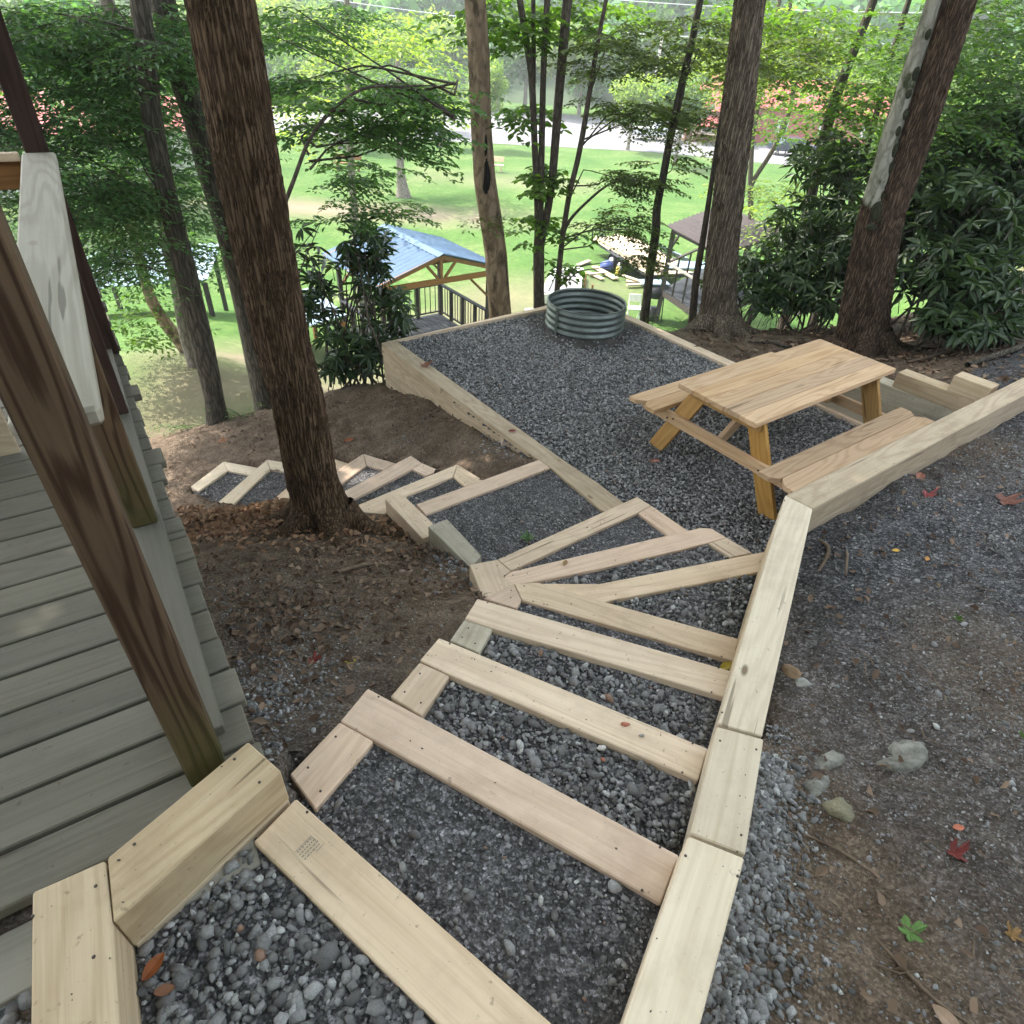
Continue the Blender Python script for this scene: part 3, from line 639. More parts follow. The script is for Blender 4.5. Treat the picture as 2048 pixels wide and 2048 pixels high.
# ------------------------------------------------------------------ retaining walls round the pad
wall = thing('retaining_wall', (1.0, 5.5, 0), 'low square timber retaining wall round the gravel picnic pad and beside the steps', 'retaining wall')
for k, poly in SIDE:
    m = WOOD_FRESH if poly is not SIDE[3][1] else WOOD_OLD
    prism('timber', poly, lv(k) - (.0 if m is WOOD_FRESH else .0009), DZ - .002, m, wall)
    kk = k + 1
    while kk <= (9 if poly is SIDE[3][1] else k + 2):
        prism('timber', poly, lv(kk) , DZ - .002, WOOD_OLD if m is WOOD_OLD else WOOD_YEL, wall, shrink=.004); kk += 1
W1 = [(-1.523, 6.441), (-1.385, 6.548), (.378, 4.335), (.640, 4.03), (.90, 3.675), (.80, 3.56), (.639, 3.679), (.284, 4.19), (.187, 4.297)]
prism('timber', W1, 0, DZ - .002, WOOD_OLD, wall)
W1b = [(-1.523, 6.441), (-1.385, 6.548), (.378, 4.335), (.187, 4.297)]
for k in range(1, 5): prism('timber', W1b, -k * DZ, DZ - .002, WOOD_OLD, wall, shrink=.004 + .003 * k)
W2 = [(-1.523, 6.441), (-1.425, 6.335), (.86, 8.23), (.88, 8.40)]
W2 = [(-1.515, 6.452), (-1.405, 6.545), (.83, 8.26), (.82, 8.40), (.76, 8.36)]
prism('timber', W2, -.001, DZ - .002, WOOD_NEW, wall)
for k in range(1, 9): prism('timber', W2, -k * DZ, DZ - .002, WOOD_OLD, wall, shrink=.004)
W3 = [(.82, 8.40), (.80, 8.24), (2.20, 6.455), (3.60, 4.76), (3.71, 4.85), (2.335, 6.502)]
prism('timber', W3, 0, DZ - .002, WOOD_NEW, wall)
prism('timber', W3, -DZ, DZ - .002, WOOD_OLD, wall, shrink=.004)
# courses of the stepped wall behind the table
S_ = Vector((.6275, -.7786)); Nn = Vector((.7786, .6275))
base = Vector((3.713, 4.656))
def tier(k, length, m):
    back = base - S_ * length
    pl_ = [(base.x, base.y), (base.x + Nn.x * .15, base.y + Nn.y * .15), (back.x + Nn.x * .15, back.y + Nn.y * .15), (back.x, back.y)]
    o = prism('timber', pl_, lv(k), DZ - .002, m, wall)
tier(4, .29, WOOD_YEL); tier(5, .70, WOOD_YEL); tier(6, .98, WOOD_GREY); tier(7, 1.45, WOOD_GREY); tier(8, 1.9, WOOD_GREY)

# ------------------------------------------------------------------ picnic table
tab = thing('picnic_table', (2.14, 4.67, -.04), 'new orange pine picnic table with attached benches on the gravel pad', 'picnic table')
TS = Vector((.797, .604, 0)); TT = Vector((.604, -.797, 0)); TC = Vector((2.14, 4.67, 0))
def tp(s, t, z): return TC + TS * s + TT * t + Vector((0, 0, z))
for i in range(5):
    t = (i - 2) * .1435
    plank('tabletop_board', tp(-.915 + .004 * (i % 2), t, .672), tp(.915 - .003 * (i % 3), t, .672), .141, .038, WOOD_TABLE, tab)
for sgn in (-1, 1):
    for j in range(2):
        t = sgn * (.575 + j * .145)
        outer = j == 1
        a, b2 = (tp(-.95, t, .382), tp(.94, t, .382))
        if sgn < 0: a, b2 = b2, a
        # chamfer sits on the -y side of the local frame; flip so it faces outwards on the outer board
        if outer: plank('bench_board', b2, a, .142, .038, WOOD_TABLE, tab, chamfer=.07)
        else: plank('bench_board', a, b2, .142, .038, WOOD_TABLE, tab, chamfer=.05)
for e_ in (-1, 1):
    s = .74 * e_
    for sgn in (-1, 1):
        plank('leg', tp(s, sgn * .585, -.05), tp(s, sgn * .235, .65), .14, .038, WOOD_LEG, tab, up=TS)
    plank('bench_bearer', tp(s + .04 * e_, -.76, .315), tp(s + .04 * e_, .76, .315), .09, .038, WOOD_TABLE, tab, up=TS)
    plank('top_cleat', tp(s + .04 * e_, -.32, .61), tp(s + .04 * e_, .32, .61), .088, .038, WOOD_LEG, tab, up=TS)
    plank('brace', tp(s - .0 * e_, 0, .30), tp(.30 * e_, 0, .645), .088, .038, WOOD_TABLE, tab, up=TT)
plank('centre_cleat', tp(0, -.33, .635), tp(0, .33, .635), .088, .036, WOOD_LEG, tab)
BOLT = simple('dark_bolt', (.05, .045, .04), rough=.5, metal=.6)
for sgn in (-1, 1):
    for dx in (-.03, .03):
        V, F = tube([[*tp(-.785, sgn * .45 + dx, .315 + dx * .3), .007], [*tp(-.806, sgn * .45 + dx, .315 + dx * .3), .007], [*tp(-.807, sgn * .45 + dx, .315 + dx * .3), .0005]], 8)
        mesh_obj('bolt', V, F, BOLT, tab)

# ------------------------------------------------------------------ fire ring
m, nt, b = mat('galvanised_steel'); v = coords(nt, (1, 1, 1))
nt.links.new(ramp(nt, noise(nt, v, 5, 5, .6), [(.3, (.12, .14, .13)), (.7, (.20, .23, .21))]), b.inputs['Base Color'])
b.inputs['Metallic'].default_value = .6; nt.links.new(mrange(nt, noise(nt, v, 12, 4, .6), .3, .7, .4, .6), b.inputs['Roughness'])
STEEL = m
ring = thing('fire_ring', (ring_c[0], ring_c[1], -.03), 'round corrugated galvanised steel fire ring at the far corner of the pad', 'fire pit')
prof = []
H0, H1 = .0, .29
for i in range(61):
    t = i / 60; z = H0 + (H1 - H0) * t
    prof.append((.460 + .008 * math.sin(t * 2 * math.pi * 3.9 - .6), z))
prof = prof + [(.462, H1 + .008), (.447, H1 + .008), (.447, H1 - .004)] + [(r_ - .006, z_) for r_, z_ in prof[::-1][1:]]
n = 128; th = np.linspace(0, 2 * np.pi, n, endpoint=False); pr = np.array(prof)
V = np.stack([pr[:, 0][:, None] * np.cos(th), pr[:, 0][:, None] * np.sin(th), pr[:, 1][:, None] * np.ones(n)], -1).reshape(-1, 3)
i_ = np.arange(len(pr) - 1)[:, None] * n; j_ = np.arange(n)[None]; F = np.stack([i_ + j_, i_ + (j_ + 1) % n, i_ + n + (j_ + 1) % n, i_ + n + j_], -1).reshape(-1, 4)
mesh_obj('corrugated_ring', V, F, STEEL, ring, smooth=True, loc=Vector((ring_c[0], ring_c[1], 0)))
seam = [( .474 * math.cos(-2.4) + ring_c[0], .474 * math.sin(-2.4) + ring_c[1])]
plank('seam_strip', (seam[0][0], seam[0][1], -.02), (seam[0][0], seam[0][1], .30), .035, .004, STEEL, ring, up=(math.cos(-2.4), math.sin(-2.4), 0), bev=0)
DUST = simple('fine_grey_sand', (.085, .077, .07), (.035, .032, .03), 10, .95, bumps=.8, bscale=60)
a_ = np.linspace(0, 2 * np.pi, 48, endpoint=False); rr_ = np.linspace(0, 1, 14)
V = []; 
for q in rr_:
    for a in a_:
        rad = q * (.64 + .09 * math.sin(3 * a + 1) + .05 * math.sin(7 * a) + .03 * math.sin(13 * a + 2)); x_, y_ = ring_c[0] + rad * math.cos(a), ring_c[1] + rad * math.sin(a)
        V.append((x_, y_, -.045 + .055 * (1 - q ** 2.2) * (1 if rad > .45 else 1.25) + .006 * random.random() - (.02 if q == 1 else 0)))
V = np.array(V); n = 48
i_ = np.arange(len(rr_) - 1)[:, None] * n; j_ = np.arange(n)[None]; F = np.stack([i_ + j_, i_ + (j_ + 1) % n, i_ + n + (j_ + 1) % n, i_ + n + j_], -1).reshape(-1, 4)
ok = [all(inside(np.array([V[q][0]]), np.array([V[q][1]]), PAD)[0] for q in f_) for f_ in F]
tag(mesh_obj('sand_mound', V, F[np.array(ok)], DUST, smooth=True), kind='structure')

# ------------------------------------------------------------------ deck
UX = Vector((.823, .568, 0)); VX = Vector((-.568, .823, 0))
def dp(u, v_, z): return UX * u + VX * v_ + Vector((0, 0, z))
DK = 1.13
deck = thing('wooden_deck', tuple(dp(-.6, 2.4, DK)), 'green grey wooden deck with railing posts at the left edge', 'deck')
v_ = 1.045; i = 0
while v_ < 5.4:
    out = .0 + random.uniform(-.008, .012) + (.018 if i % 5 == 2 else 0)
    plank('deck_board', dp(-3.4, v_ + .069, DK - .019 + random.uniform(-.002, .002)), dp(out, v_ + .069, DK - .019 + random.uniform(-.002, .002)), .1335 - (.001 if i % 2 else -.001), .038, WOOD_DECK, deck, bev=.004)
    v_ += .1452; i += 1
plank('step_board', dp(-3.4, .945, DK - .075), dp(-.075, .945, DK - .075), .145, .06, WOOD_STEP, deck)
plank('rim_joist', dp(-.06, 1.05, DK - .15), dp(-.06, 5.4, DK - .15), .04, .22, WOOD_DARK, deck)
plank('rim_joist', dp(-3.4, 1.06, DK - .17), dp(-.09, 1.06, DK - .17), .04, .2, WOOD_DARK, deck)
plank('sill_plate', dp(-.125, 1.25, DK + .019), dp(-.088, 5.3, DK + .019), .13, .036, wood('green_grey_sill', (.145, .135, .108), (.085, .08, .062), ring=.1, speck=.1), deck)
plank('post', dp(-.128, 1.175, DK - .25), dp(-.128, 1.175, 3.6), .092, .092, WOOD_POST, deck, up=VX, bev=.006)
plank('post', dp(-.110, 2.325, DK + .038), dp(-.110, 2.325, 2.12), .089, .089, WOOD_POST, deck, up=VX, bev=.005)
plank('post', dp(-.093, 3.29, DK + .038), dp(-.093, 3.29, 2.12), .089, .089, WOOD_RED, deck, up=VX, bev=.005)
plank('post', dp(-.052, 4.16, DK + .0), dp(-.052, 4.16, 5.2), .10, .10, WOOD_RED, deck, up=VX, bev=.005)
cap = plank('cap_rail', dp(-.128, 1.225, 2.141), dp(-.05, 4.10, 2.141), .138, .038, WOOD_CAP, deck, bev=.008)
plank('side_rail', dp(-.13, 4.13, 2.141), dp(-3.0, 4.13, 2.141), .05, .036, WOOD_NEW, deck)
plank('side_rail', dp(-.13, 4.16, 2.06), dp(-3.0, 4.16, 2.06), .04, .12, WOOD_GAZ, deck)
plank('new_board', dp(-.50, 3.15, DK + .16), dp(-2.4, 3.15, DK + .16), .30, .04, WOOD_YEL, deck, up=VX)
plank('shelter_roof_board', dp(-3.0, 4.16, 5.25), dp(.3, 4.16, 5.25), .2, .1, WOOD_DARK, deck)

# ------------------------------------------------------------------ leaves
def leaf_shape(wid, fold=.12, droop=.15, rich=True):
    if rich:
        V = np.array([(0, 0, 0), (.33, -.42 * wid, fold * wid), (.70, -.36 * wid, fold * wid - droop * .3), (1, 0, -droop), (.70, .36 * wid, fold * wid - droop * .3), (.33, .42 * wid, fold * wid)])
        F = np.array([(0, 1, 2, 3), (0, 3, 4, 5)])
    else:
        V = np.array([(0, 0, 0), (.45, -.5 * wid, fold * wid), (1, 0, -droop), (.45, .5 * wid, fold * wid)])
        F = np.array([(0, 1, 2, 3)])
    return V, F
def leaves(P, D, UP, L, shape):
    """P positions, D directions, UP normals, L lengths"""
    TV, TF = shape; n = len(P)
    X = D / np.linalg.norm(D, axis=1)[:, None]; Y = np.cross(UP, X); Y /= np.linalg.norm(Y, axis=1)[:, None] + 1e-9; Z = np.cross(X, Y)
    V = P[:, None] + L[:, None, None] * (TV[None, :, 0:1] * X[:, None] + TV[None, :, 1:2] * Y[:, None] + TV[None, :, 2:3] * Z[:, None])
    F = (TF[None] + (np.arange(n) * len(TV))[:, None, None]).reshape(-1, TF.shape[1])
    return V.reshape(-1, 3), F, len(TV)
def sprays(C, az, L, leaf, r, droop=.25, dens=1.0, up_tilt=.25):
    """flat fans of twigs with alternate leaves: returns leaf P, D, UP and twig segments"""
    Ps, Ds, Us, tw = [], [], [], []
    for c, a, l in zip(C, az, L):
        ax = np.array([math.cos(a), math.sin(a), 0]); sd_ = np.array([-ax[1], ax[0], 0]); k = max(4, int(l / (leaf * 1.5) * dens))
        tilt = r.normal(0, up_tilt * .5)
        t = np.linspace(0, 1, 6); path = c + ax * (t * l)[:, None] + np.array([0, 0, 1]) * (tilt * t * l - droop * l * t ** 2)[:, None]
        tw.append(np.c_[path, np.linspace(.0038, .0014, 6) * max(.7, l)])
        for s in np.linspace(.12, 1, k):
            q = np.array([np.interp(s, t, path[:, j]) for j in range(3)])
            for sg in (-1, 1):
                if r.random() < .12: continue
                b_ = r.uniform(.7, 1.05); d = ax * math.cos(b_) + sd_ * sg * math.sin(b_); d = d + np.array([0, 0, r.normal(-.08, .12)])
                tl = l * .52 * (1 - .75 * s) * r.uniform(.6, 1.15) + leaf * .6
                m = max(2, int(tl / (leaf * .62) * dens)); ts = (np.arange(m) + .5) / m * tl
                p_ = q + d * ts[:, None] + np.array([0, 0, -1]) * (.18 * ts ** 2 / max(tl, .01))[:, None]
                if tl > leaf * 2.5: tw.append(np.c_[np.stack([q, q + d * tl * .95]), [.0013, .0007]])
                sgn = np.where(np.arange(m) % 2 == 0, 1, -1); perp = np.cross(d, [0, 0, 1])
                an = r.uniform(.5, 1.1, m) * sgn
                dd = d * np.cos(an)[:, None] + perp * np.sin(an)[:, None] + r.normal(0, .15, (m, 3)) + np.array([0, 0, -.12])
                Ps.append(p_); Ds.append(dd); Us.append(np.array([0, 0, 1]) + r.normal(0, .32, (m, 3)))
    return np.concatenate(Ps), np.concatenate(Ds), np.concatenate(Us), tw
def twig_mesh(tw, n=3):
    return join([tube(t, n) for t in tw])
def crown_from_clumps(parent, clumps, leaf, wid, material, r, dens=1.0, spray_len=(.25, .6), per=14, rich=False, bmat=None, attach_pts=None, droop=.25, name='crown'):
    Cs, az, Ls, limbs = [], [], [], []
    for (cx, cy, cz, rx, ry, rz, k) in clumps:
        n_ = max(3, int(per * k))
        q = r.normal(size=(n_, 3)); q /= np.linalg.norm(q, axis=1)[:, None]; q *= (r.random(n_) ** .4)[:, None]
        c = np.array([cx, cy, cz]) + q * [rx, ry, rz]; Cs.append(c); a = r.uniform(0, 6.28, n_)
        if attach_pts is not None:
            A = np.asarray(attach_pts); dd = np.linalg.norm(A[None, :, :3] - np.array([cx, cy, cz]) + [0, 0, .3], axis=2)[0]; s = A[np.argmin(dd), :3]
            aw = np.arctan2(c[:, 1] - s[1], c[:, 0] - s[0]); a = aw + r.normal(0, 1.5, n_)
            for _ in range(2 + int(k)):
                e = c[r.integers(n_)]; ok_ = A[(A[:, 2] < e[2] + .1)]; s = (ok_ if len(ok_) else A)[-1 if len(ok_) else 0, :3]; s = s + r.uniform(-.25, .05) * np.array([0, 0, 1.])
                if np.linalg.norm(e - s) > 1.6: continue
                mid = (s + e) / 2 + r.normal(0, .10, 3) + [0, 0, .05]
                limbs.append(resample(np.array([[*s, .012], [*mid, .009], [*e, .004]]), .1))
        az.append(a); Ls.append(r.uniform(*spray_len, n_))
    P, D, U, tw = sprays(np.concatenate(Cs), np.concatenate(az), np.concatenate(Ls), leaf, r, droop, dens)
    n_ = len(P); V, F, kk = leaves(P, D, U, r.uniform(.7, 1.25, n_) * leaf, leaf_shape(wid, rich=rich))
    cl = vnoise(P[:, 0] * 2.2, P[:, 1] * 2.2 + P[:, 2] * 1.7, 11)
    t = np.clip(.25 + .6 * cl + r.normal(0, .16, n_), 0, 1)
    o = mesh_obj(name, V, F, material, parent, tint=np.repeat(t, kk))
    if bmat and (tw or limbs):
        V, F = twig_mesh(tw + limbs, 3); tag(mesh_obj('twigs', V, F, bmat, parent), kind='stuff')
    return o
SVEC = np.array(sv)
GAPS = [(-.45, 4.5, -.1, .34), (-1.85, 3.5, -.1, .30), (-1.35, 4.6, -.35, .30), (-1.75, 1.45, 1.13, .26), (-1.5, 3.3, 1.95, .22), (-2.6, 3.75, -.35, .25)]
def high_crown(parent, c, rad, h, n_, material, r, leaf=.26):
    """the broad crown above the picture: big simple leaves in clumps"""
    k = max(8, n_ // 60); cc = r.normal(size=(k, 3)); cc /= np.linalg.norm(cc, axis=1)[:, None]; cc *= (r.random(k) ** .33)[:, None]
    cc = cc * [rad, rad, h] + c
    P = np.repeat(cc, n_ // k, 0) + r.normal(0, 1, (k * (n_ // k), 3)) * [.5, .5, .22]
    for g_ in GAPS:      # leaves cut out along sun rays so sun patches land on set spots
        w = P - np.array(g_[:3]); al = w @ SVEC; dd = np.linalg.norm(w - al[:, None] * SVEC, axis=1)
        P = P[(dd > g_[3]) | (r.random(len(P)) < .18)]
    m_ = len(P); D = r.normal(size=(m_, 3)) * [1, 1, .25]; U = np.array([0, 0, 1]) + r.normal(0, .4, (m_, 3))
    V, F, kk = leaves(P, D, U, r.uniform(.7, 1.3, m_) * leaf, leaf_shape(.75, rich=False))
    return mesh_obj('upper_crown', V, F, material, parent, tint=np.repeat(r.random(m_), kk))
def limb_set(top, c, rad, r, k=6):
    out = []
    for _ in range(k):
        a = r.uniform(0, 6.28); e = np.array(c) + [rad * .8 * math.cos(a), rad * .8 * math.sin(a), r.normal(0, .4)]
        s = np.array(top[:3]) - [0, 0, r.uniform(0, 2)]
        mid = (s + e) / 2 + r.normal(0, .25, 3)
        out.append(resample(np.array([[*s, top[3] * .5], [*mid, top[3] * .33], [*e, .015]]), .25))
    return out

# ------------------------------------------------------------------ trees (trunk axes with radii)
TR = {
'big':[[-1.27,3.38,-.16,.275],[-1.28,3.36,-.05,.222],[-1.30,3.36,.13,.180],[-1.32,3.35,.34,.159],[-1.32,3.35,.92,.150],[-1.35,3.34,1.26,.149],[-1.36,3.33,2.12,.148],[-1.35,3.34,2.77,.139],[-1.33,3.36,5,.13],[-1.2,3.4,8,.09]],
'T2a':[[-3.52,6.39,-1.2,.15],[-3.52,6.39,-1.04,.129],[-3.5,6.41,-.8,.104],[-3.48,6.42,-.19,.115],[-3.46,6.43,.73,.105],[-3.45,6.43,1.47,.086],[-3.41,6.45,2.04,.084],[-3.32,6.5,2.56,.075],[-3.2,6.55,4,.07],[-3.1,6.6,7,.05]],
'T2b':[[-5.41,9.58,-2.0,.12],[-5.41,9.58,-1.77,.107],[-5.43,9.56,-1.47,.095],[-5.36,9.61,-.53,.092],[-5.31,9.63,.39,.09],[-5.27,9.66,1.51,.087],[-5.3,9.64,2.32,.085],[-5.29,9.65,4,.08],[-5.2,9.6,8,.05]],
'T2c':[[-3.56,7.83,-2.1,.19],[-3.56,7.83,-1.53,.154],[-3.56,7.83,-.12,.13],[-3.59,7.82,.75,.122],[-3.63,7.79,1.23,.12],[-3.65,7.79,1.59,.124],[-3.66,7.79,1.92,.126],[-3.7,7.76,2.24,.126],[-3.71,7.76,2.82,.122],[-3.8,7.7,8,.08]],
'T2d':[[-5.9,10.45,-2.15,.16],[-5.97,10.41,-1.94,.132],[-6.05,10.36,-1.76,.114],[-6.16,10.3,-1.46,.103],[-6.24,10.25,-1.09,.092],[-6.23,10.26,-.36,.072],[-6.24,10.25,.23,.054],[-6.1,10.34,.89,.048],[-5.8,10.5,1.7,.039],[-5.56,10.63,2.51,.034],[-5.3,10.7,4,.02]],
'mid':[[-.30,8.99,-1.6,.20],[-.32,8.99,-.76,.17],[-.36,8.99,-.43,.159],[-.44,8.99,.32,.151],[-.52,8.98,.75,.148],[-.61,8.98,1.2,.141],[-.67,8.97,1.8,.126],[-.71,8.97,2.51,.125],[-.76,8.97,3.0,.119],[-.9,8.9,6,.1],[-1,8.9,9,.06]],
'stem0':[[.25,9.2,-1.5,.11],[.23,9.2,-.65,.09],[.19,9.2,-.21,.078],[.15,9.2,.30,.08],[.14,9.2,.52,.07]],
'stem1':[[.13,9.2,.40,.05],[.12,9.2,.54,.048],[.08,9.2,.98,.043],[0,9.2,1.61,.041],[-.09,9.2,2.37,.042],[-.27,9.2,3.03,.037],[-.9,9.2,5.5,.03]],
'stem2':[[.15,9.2,.36,.05],[.15,9.2,.54,.045],[.09,9.2,1.62,.041],[.05,9.2,2.37,.036],[.04,9.2,3.05,.036],[.1,9.2,5.5,.03]],
'stem3':[[.16,9.2,.30,.06],[.17,9.2,.48,.055],[.22,9.2,.74,.051],[.26,9.2,1.21,.052],[.26,9.2,1.72,.054],[.26,9.2,2.38,.054],[.27,9.2,3.06,.058],[.5,9.3,6,.04]],
'stem4':[[0.0,9.2,1.7,.03],[-.05,9.27,2.1,.027],[-.08,9.3,2.58,.027],[-.12,9.3,3.04,.026],[-.2,9.4,5,.02]],
'sap':[[.49,8.99,-1.3,.05],[.47,8.99,-.56,.044],[.44,8.99,-.13,.039],[.45,8.99,.6,.037],[.49,8.99,1.16,.035],[.55,8.98,1.47,.035],[.59,8.98,1.86,.034],[.62,8.98,2.32,.029],[.65,8.98,2.75,.026],[.69,8.97,3.07,.022],[.85,8.9,5,.015]],
'sapb':[[.45,8.99,.55,.024],[.46,8.99,.67,.023],[.5,8.99,.79,.02],[.71,8.97,1.02,.018],[.96,8.95,1.27,.014],[1.18,8.92,1.33,.01]],
'thinR':[[1.75,8.83,-1.0,.075],[1.73,8.83,-.57,.068],[1.71,8.84,-.41,.064],[1.67,8.84,.28,.058],[1.66,8.85,.8,.058],[1.61,8.85,1.0,.052],[1.63,8.85,1.4,.047],[1.63,8.85,1.85,.045],[1.66,8.85,2.23,.047],[1.66,8.85,2.47,.043],[1.69,8.84,2.75,.039],[1.69,8.84,3.11,.038],[1.9,8.8,5.5,.03]],
'thinR2':[[2.28,8.4,-.5,.053],[2.27,8.4,-.21,.051],[2.2,8.42,.3,.046],[2.18,8.42,.81,.038],[2.14,8.43,1.39,.03],[2.12,8.44,1.65,.026],[2.08,8.45,2.25,.022],[2.02,8.46,2.87,.021],[2,8.5,4.5,.015]],
'bark':[[2.5,7.97,-.4,.46],[2.5,7.97,-.24,.36],[2.47,7.98,.01,.25],[2.43,7.99,.19,.207],[2.33,8.02,.8,.182],[2.25,8.04,1.46,.168],[2.18,8.06,2.06,.164],[2.1,8.08,2.61,.158],[2.04,8.1,3.1,.149],[1.8,8.2,6,.13],[1.6,8.2,9,.08]],
'forkA':[[7.8,23.75,-5.3,.13],[7.8,23.75,-2.48,.11],[7.64,23.8,-1.93,.10],[7.37,23.89,-.95,.09]],
'forkB':[[7.4,23.88,-1.15,.085],[7.37,23.89,-.99,.08],[7.06,23.98,.5,.073],[6.96,24.01,2.26,.07],[6.98,24.01,2.93,.061],[6.9,24.03,3.9,.059],[6.8,24,7,.04]],
'forkC':[[7.38,23.89,-1.1,.08],[7.4,23.88,-.79,.076],[7.72,23.78,-.09,.074],[7.89,23.72,.63,.072],[7.99,23.69,1.53,.072],[7.75,23.77,2.2,.069],[7.38,23.89,3.2,.06],[7.18,23.95,3.91,.058],[7,24,7,.04]],
'lean1':[[4.62,11.09,-1.5,.09],[4.58,11.09,-.38,.082],[4.48,11.13,.41,.08],[4.39,11.17,1.48,.082],[4.35,11.18,2.14,.078],[4.4,11.16,2.64,.064],[4.46,11.14,3.22,.055],[4.6,11.1,6,.04]],
'lean2':[[5.25,11.36,-1.5,.07],[5.21,11.36,.7,.053],[5.15,11.39,1.62,.047],[5.12,11.4,2.21,.045],[5.08,11.42,2.79,.043],[5.06,11.43,3.32,.038],[5,11.4,6,.03]],
'rightA':[[3.9,6.98,-.15,.36],[3.88,7.0,.04,.30],[3.8,7.04,.37,.25],[3.68,7.1,.99,.222],[3.62,7.13,1.43,.200],[3.63,7.12,1.69,.180],[3.64,7.13,2.23,.155],[3.61,7.14,2.71,.15],[3.58,7.15,3.14,.147],[3.5,7.2,6,.12],[3.4,7.2,9,.07]],
'rightB':[[3.76,6.95,-.12,.20],[3.74,6.97,.03,.172],[3.62,7.03,.57,.138],[3.51,7.08,1.18,.115],[3.46,7.10,1.51,.100],[3.44,7.12,1.87,.087],[3.42,7.16,2.21,.080],[3.41,7.18,2.65,.071],[3.41,7.18,2.92,.067],[3.4,7.19,3.14,.065],[3.3,7.2,6,.05]],
'far1':[[-5.58,21.28,-5.3,.15],[-5.58,21.28,-3.13,.125],[-5.56,21.29,-2.62,.121],[-5.54,21.29,-1.36,.116],[-5.49,21.3,-.14,.104],[-5.4,21.33,1.0,.086],[-5.35,21.34,2.24,.076],[-5.22,21.37,3.22,.073],[-5,21.4,7,.04]],
'lawn':[[-7.5,40.31,-5.3,.5],[-7.51,40.31,-4.95,.36],[-7.59,40.29,-4.18,.246],[-7.6,40.29,-3.9,.22],[-7.58,40.29,-2.55,.197],[-7.47,40.31,-1.11,.192],[-7.4,40.3,2,.14]],
'arch':[[-2.3,5.5,-.85,.03],[-2.25,5.55,.4,.026],[-2.1,5.62,1.42,.019],[-2.03,5.65,1.54,.018],[-1.92,5.68,1.74,.016],[-1.82,5.72,1.96,.015],[-1.66,5.77,2.14,.014],[-1.51,5.81,2.25,.012],[-1.43,5.83,2.31,.012],[-1.29,5.86,2.36,.010],[-1.07,5.9,2.34,.008],[-.88,5.94,2.38,.006],[-.66,5.96,2.35,.004]],
}
def tree(name, keys, bmat, label, group=None, sides=20, furrow=0.0, step=.12, cat='tree', k=14, seed=1):
    base = TR[keys[0]][0]
    t = thing(name, (base[0], base[1], base[2]), label, cat, group)
    V, F = join([tube(resample(TR[key], step), sides, furrow=furrow, seed=seed, k=k) for key in keys])
    mesh_obj('trunk', V, F, bmat, t, smooth=True)
    return t
r1 = np.random.default_rng(3)
big = tree('tree', ['big'], B_BIG, 'large brown tree with furrowed bark standing beside the lower steps', sides=110, furrow=.10, step=.018, k=44, seed=4)
mid = tree('tree', ['mid'], B_SMOOTH, 'smooth tan tree with a dark hollow just beyond the far pad wall', sides=40, furrow=.04, step=.04, k=8, seed=6)
bk = tree('tree', ['bark'], B_OAK, 'straight grey tree with deeply furrowed bark behind the picnic table', sides=120, furrow=.13, step=.02, k=48, seed=9)
rt = tree('tree', ['rightA', 'rightB'], B_RIGHT, 'big leaning tree with a pale mossy second stem right of the picnic table', sides=90, furrow=.12, step=.025, k=36, seed=12)
st = tree('sapling_clump', ['stem0', 'stem1', 'stem2', 'stem3', 'stem4'], B_THIN, 'dark tree dividing into upright stems just left of the fire ring', sides=14, step=.08)
sp = tree('sapling', ['sap', 'sapb'], B_THIN, 'slender branching sapling rising behind the fire ring', sides=10, step=.08)
tR = tree('sapling', ['thinR'], B_GREY, 'thin crooked tree just right of the fire ring', sides=14, step=.08)
tR2 = tree('sapling', ['thinR2'], B_THIN, 'thin leaning sapling against the left side of the furrowed tree', sides=10, step=.08)
ta = tree('tree', ['T2a'], B_GREY, 'dark mossy tree at the bank edge nearest the deck', sides=24, furrow=.06, step=.06, k=16)
tb = tree('tree', ['T2b'], B_PALE, 'pale straight tree on the grass behind the dark bank tree', sides=16, step=.1)
tc_ = tree('tree', ['T2c'], B_GREY, 'thick dark tree partly hidden behind the large brown tree', sides=24, furrow=.05, step=.08)
td = tree('sapling', ['T2d'], B_SMOOTH, 'small curved tree bending out of the grass beside the deck', sides=14, step=.1)
fk = tree('tree', ['forkA', 'forkB', 'forkC'], B_THIN, 'dark forked tree growing behind the small brown roofed shelter', sides=10, step=.2)
l1 = tree('tree', ['lean1'], B_GREY, 'mossy leaning tree rising out of the rhododendrons on the right', sides=16, step=.12)
l2 = tree('tree', ['lean2'], B_GREY, 'thinnest leaning tree left of the pale mossy stem', sides=12, step=.12)
f1 = tree('tree', ['far1'], B_PALE, 'slim grey tree standing behind the blue metal roof', sides=14, step=.2)
lt = tree('tree', ['lawn'], B_PALE, 'lone lawn tree with a flared trunk in the middle of the grass', sides=16, step=.3)
ar = tree('sapling', ['arch'], B_THIN, 'arching beech sapling spreading layered leaves beside the brown tree', sides=8, step=.08)
# hollow in the smooth tree
HOL = simple('black_hollow', (.006, .005, .004), rough=1)
def hollow(cx, cz, hw, hh, yy, par, material):
    a = np.linspace(0, 2 * np.pi, 20, endpoint=False)
    V = [(cx, yy + .0, cz)] + [(cx + hw * math.cos(t) * (1 - .35 * math.sin(t)), yy + .012 + .09 * (math.cos(t)) ** 2 * hw * 8, cz + hh * math.sin(t)) for t in a]
    mesh_obj('hollow', V, [(0, 1 + i, 1 + (i + 1) % 20) for i in range(20)], material, par)
hollow(-.585, 1.28, .062, .20, 8.815, mid, HOL)
hollow(-.60, 1.62, .022, .12, 8.832, mid, HOL)
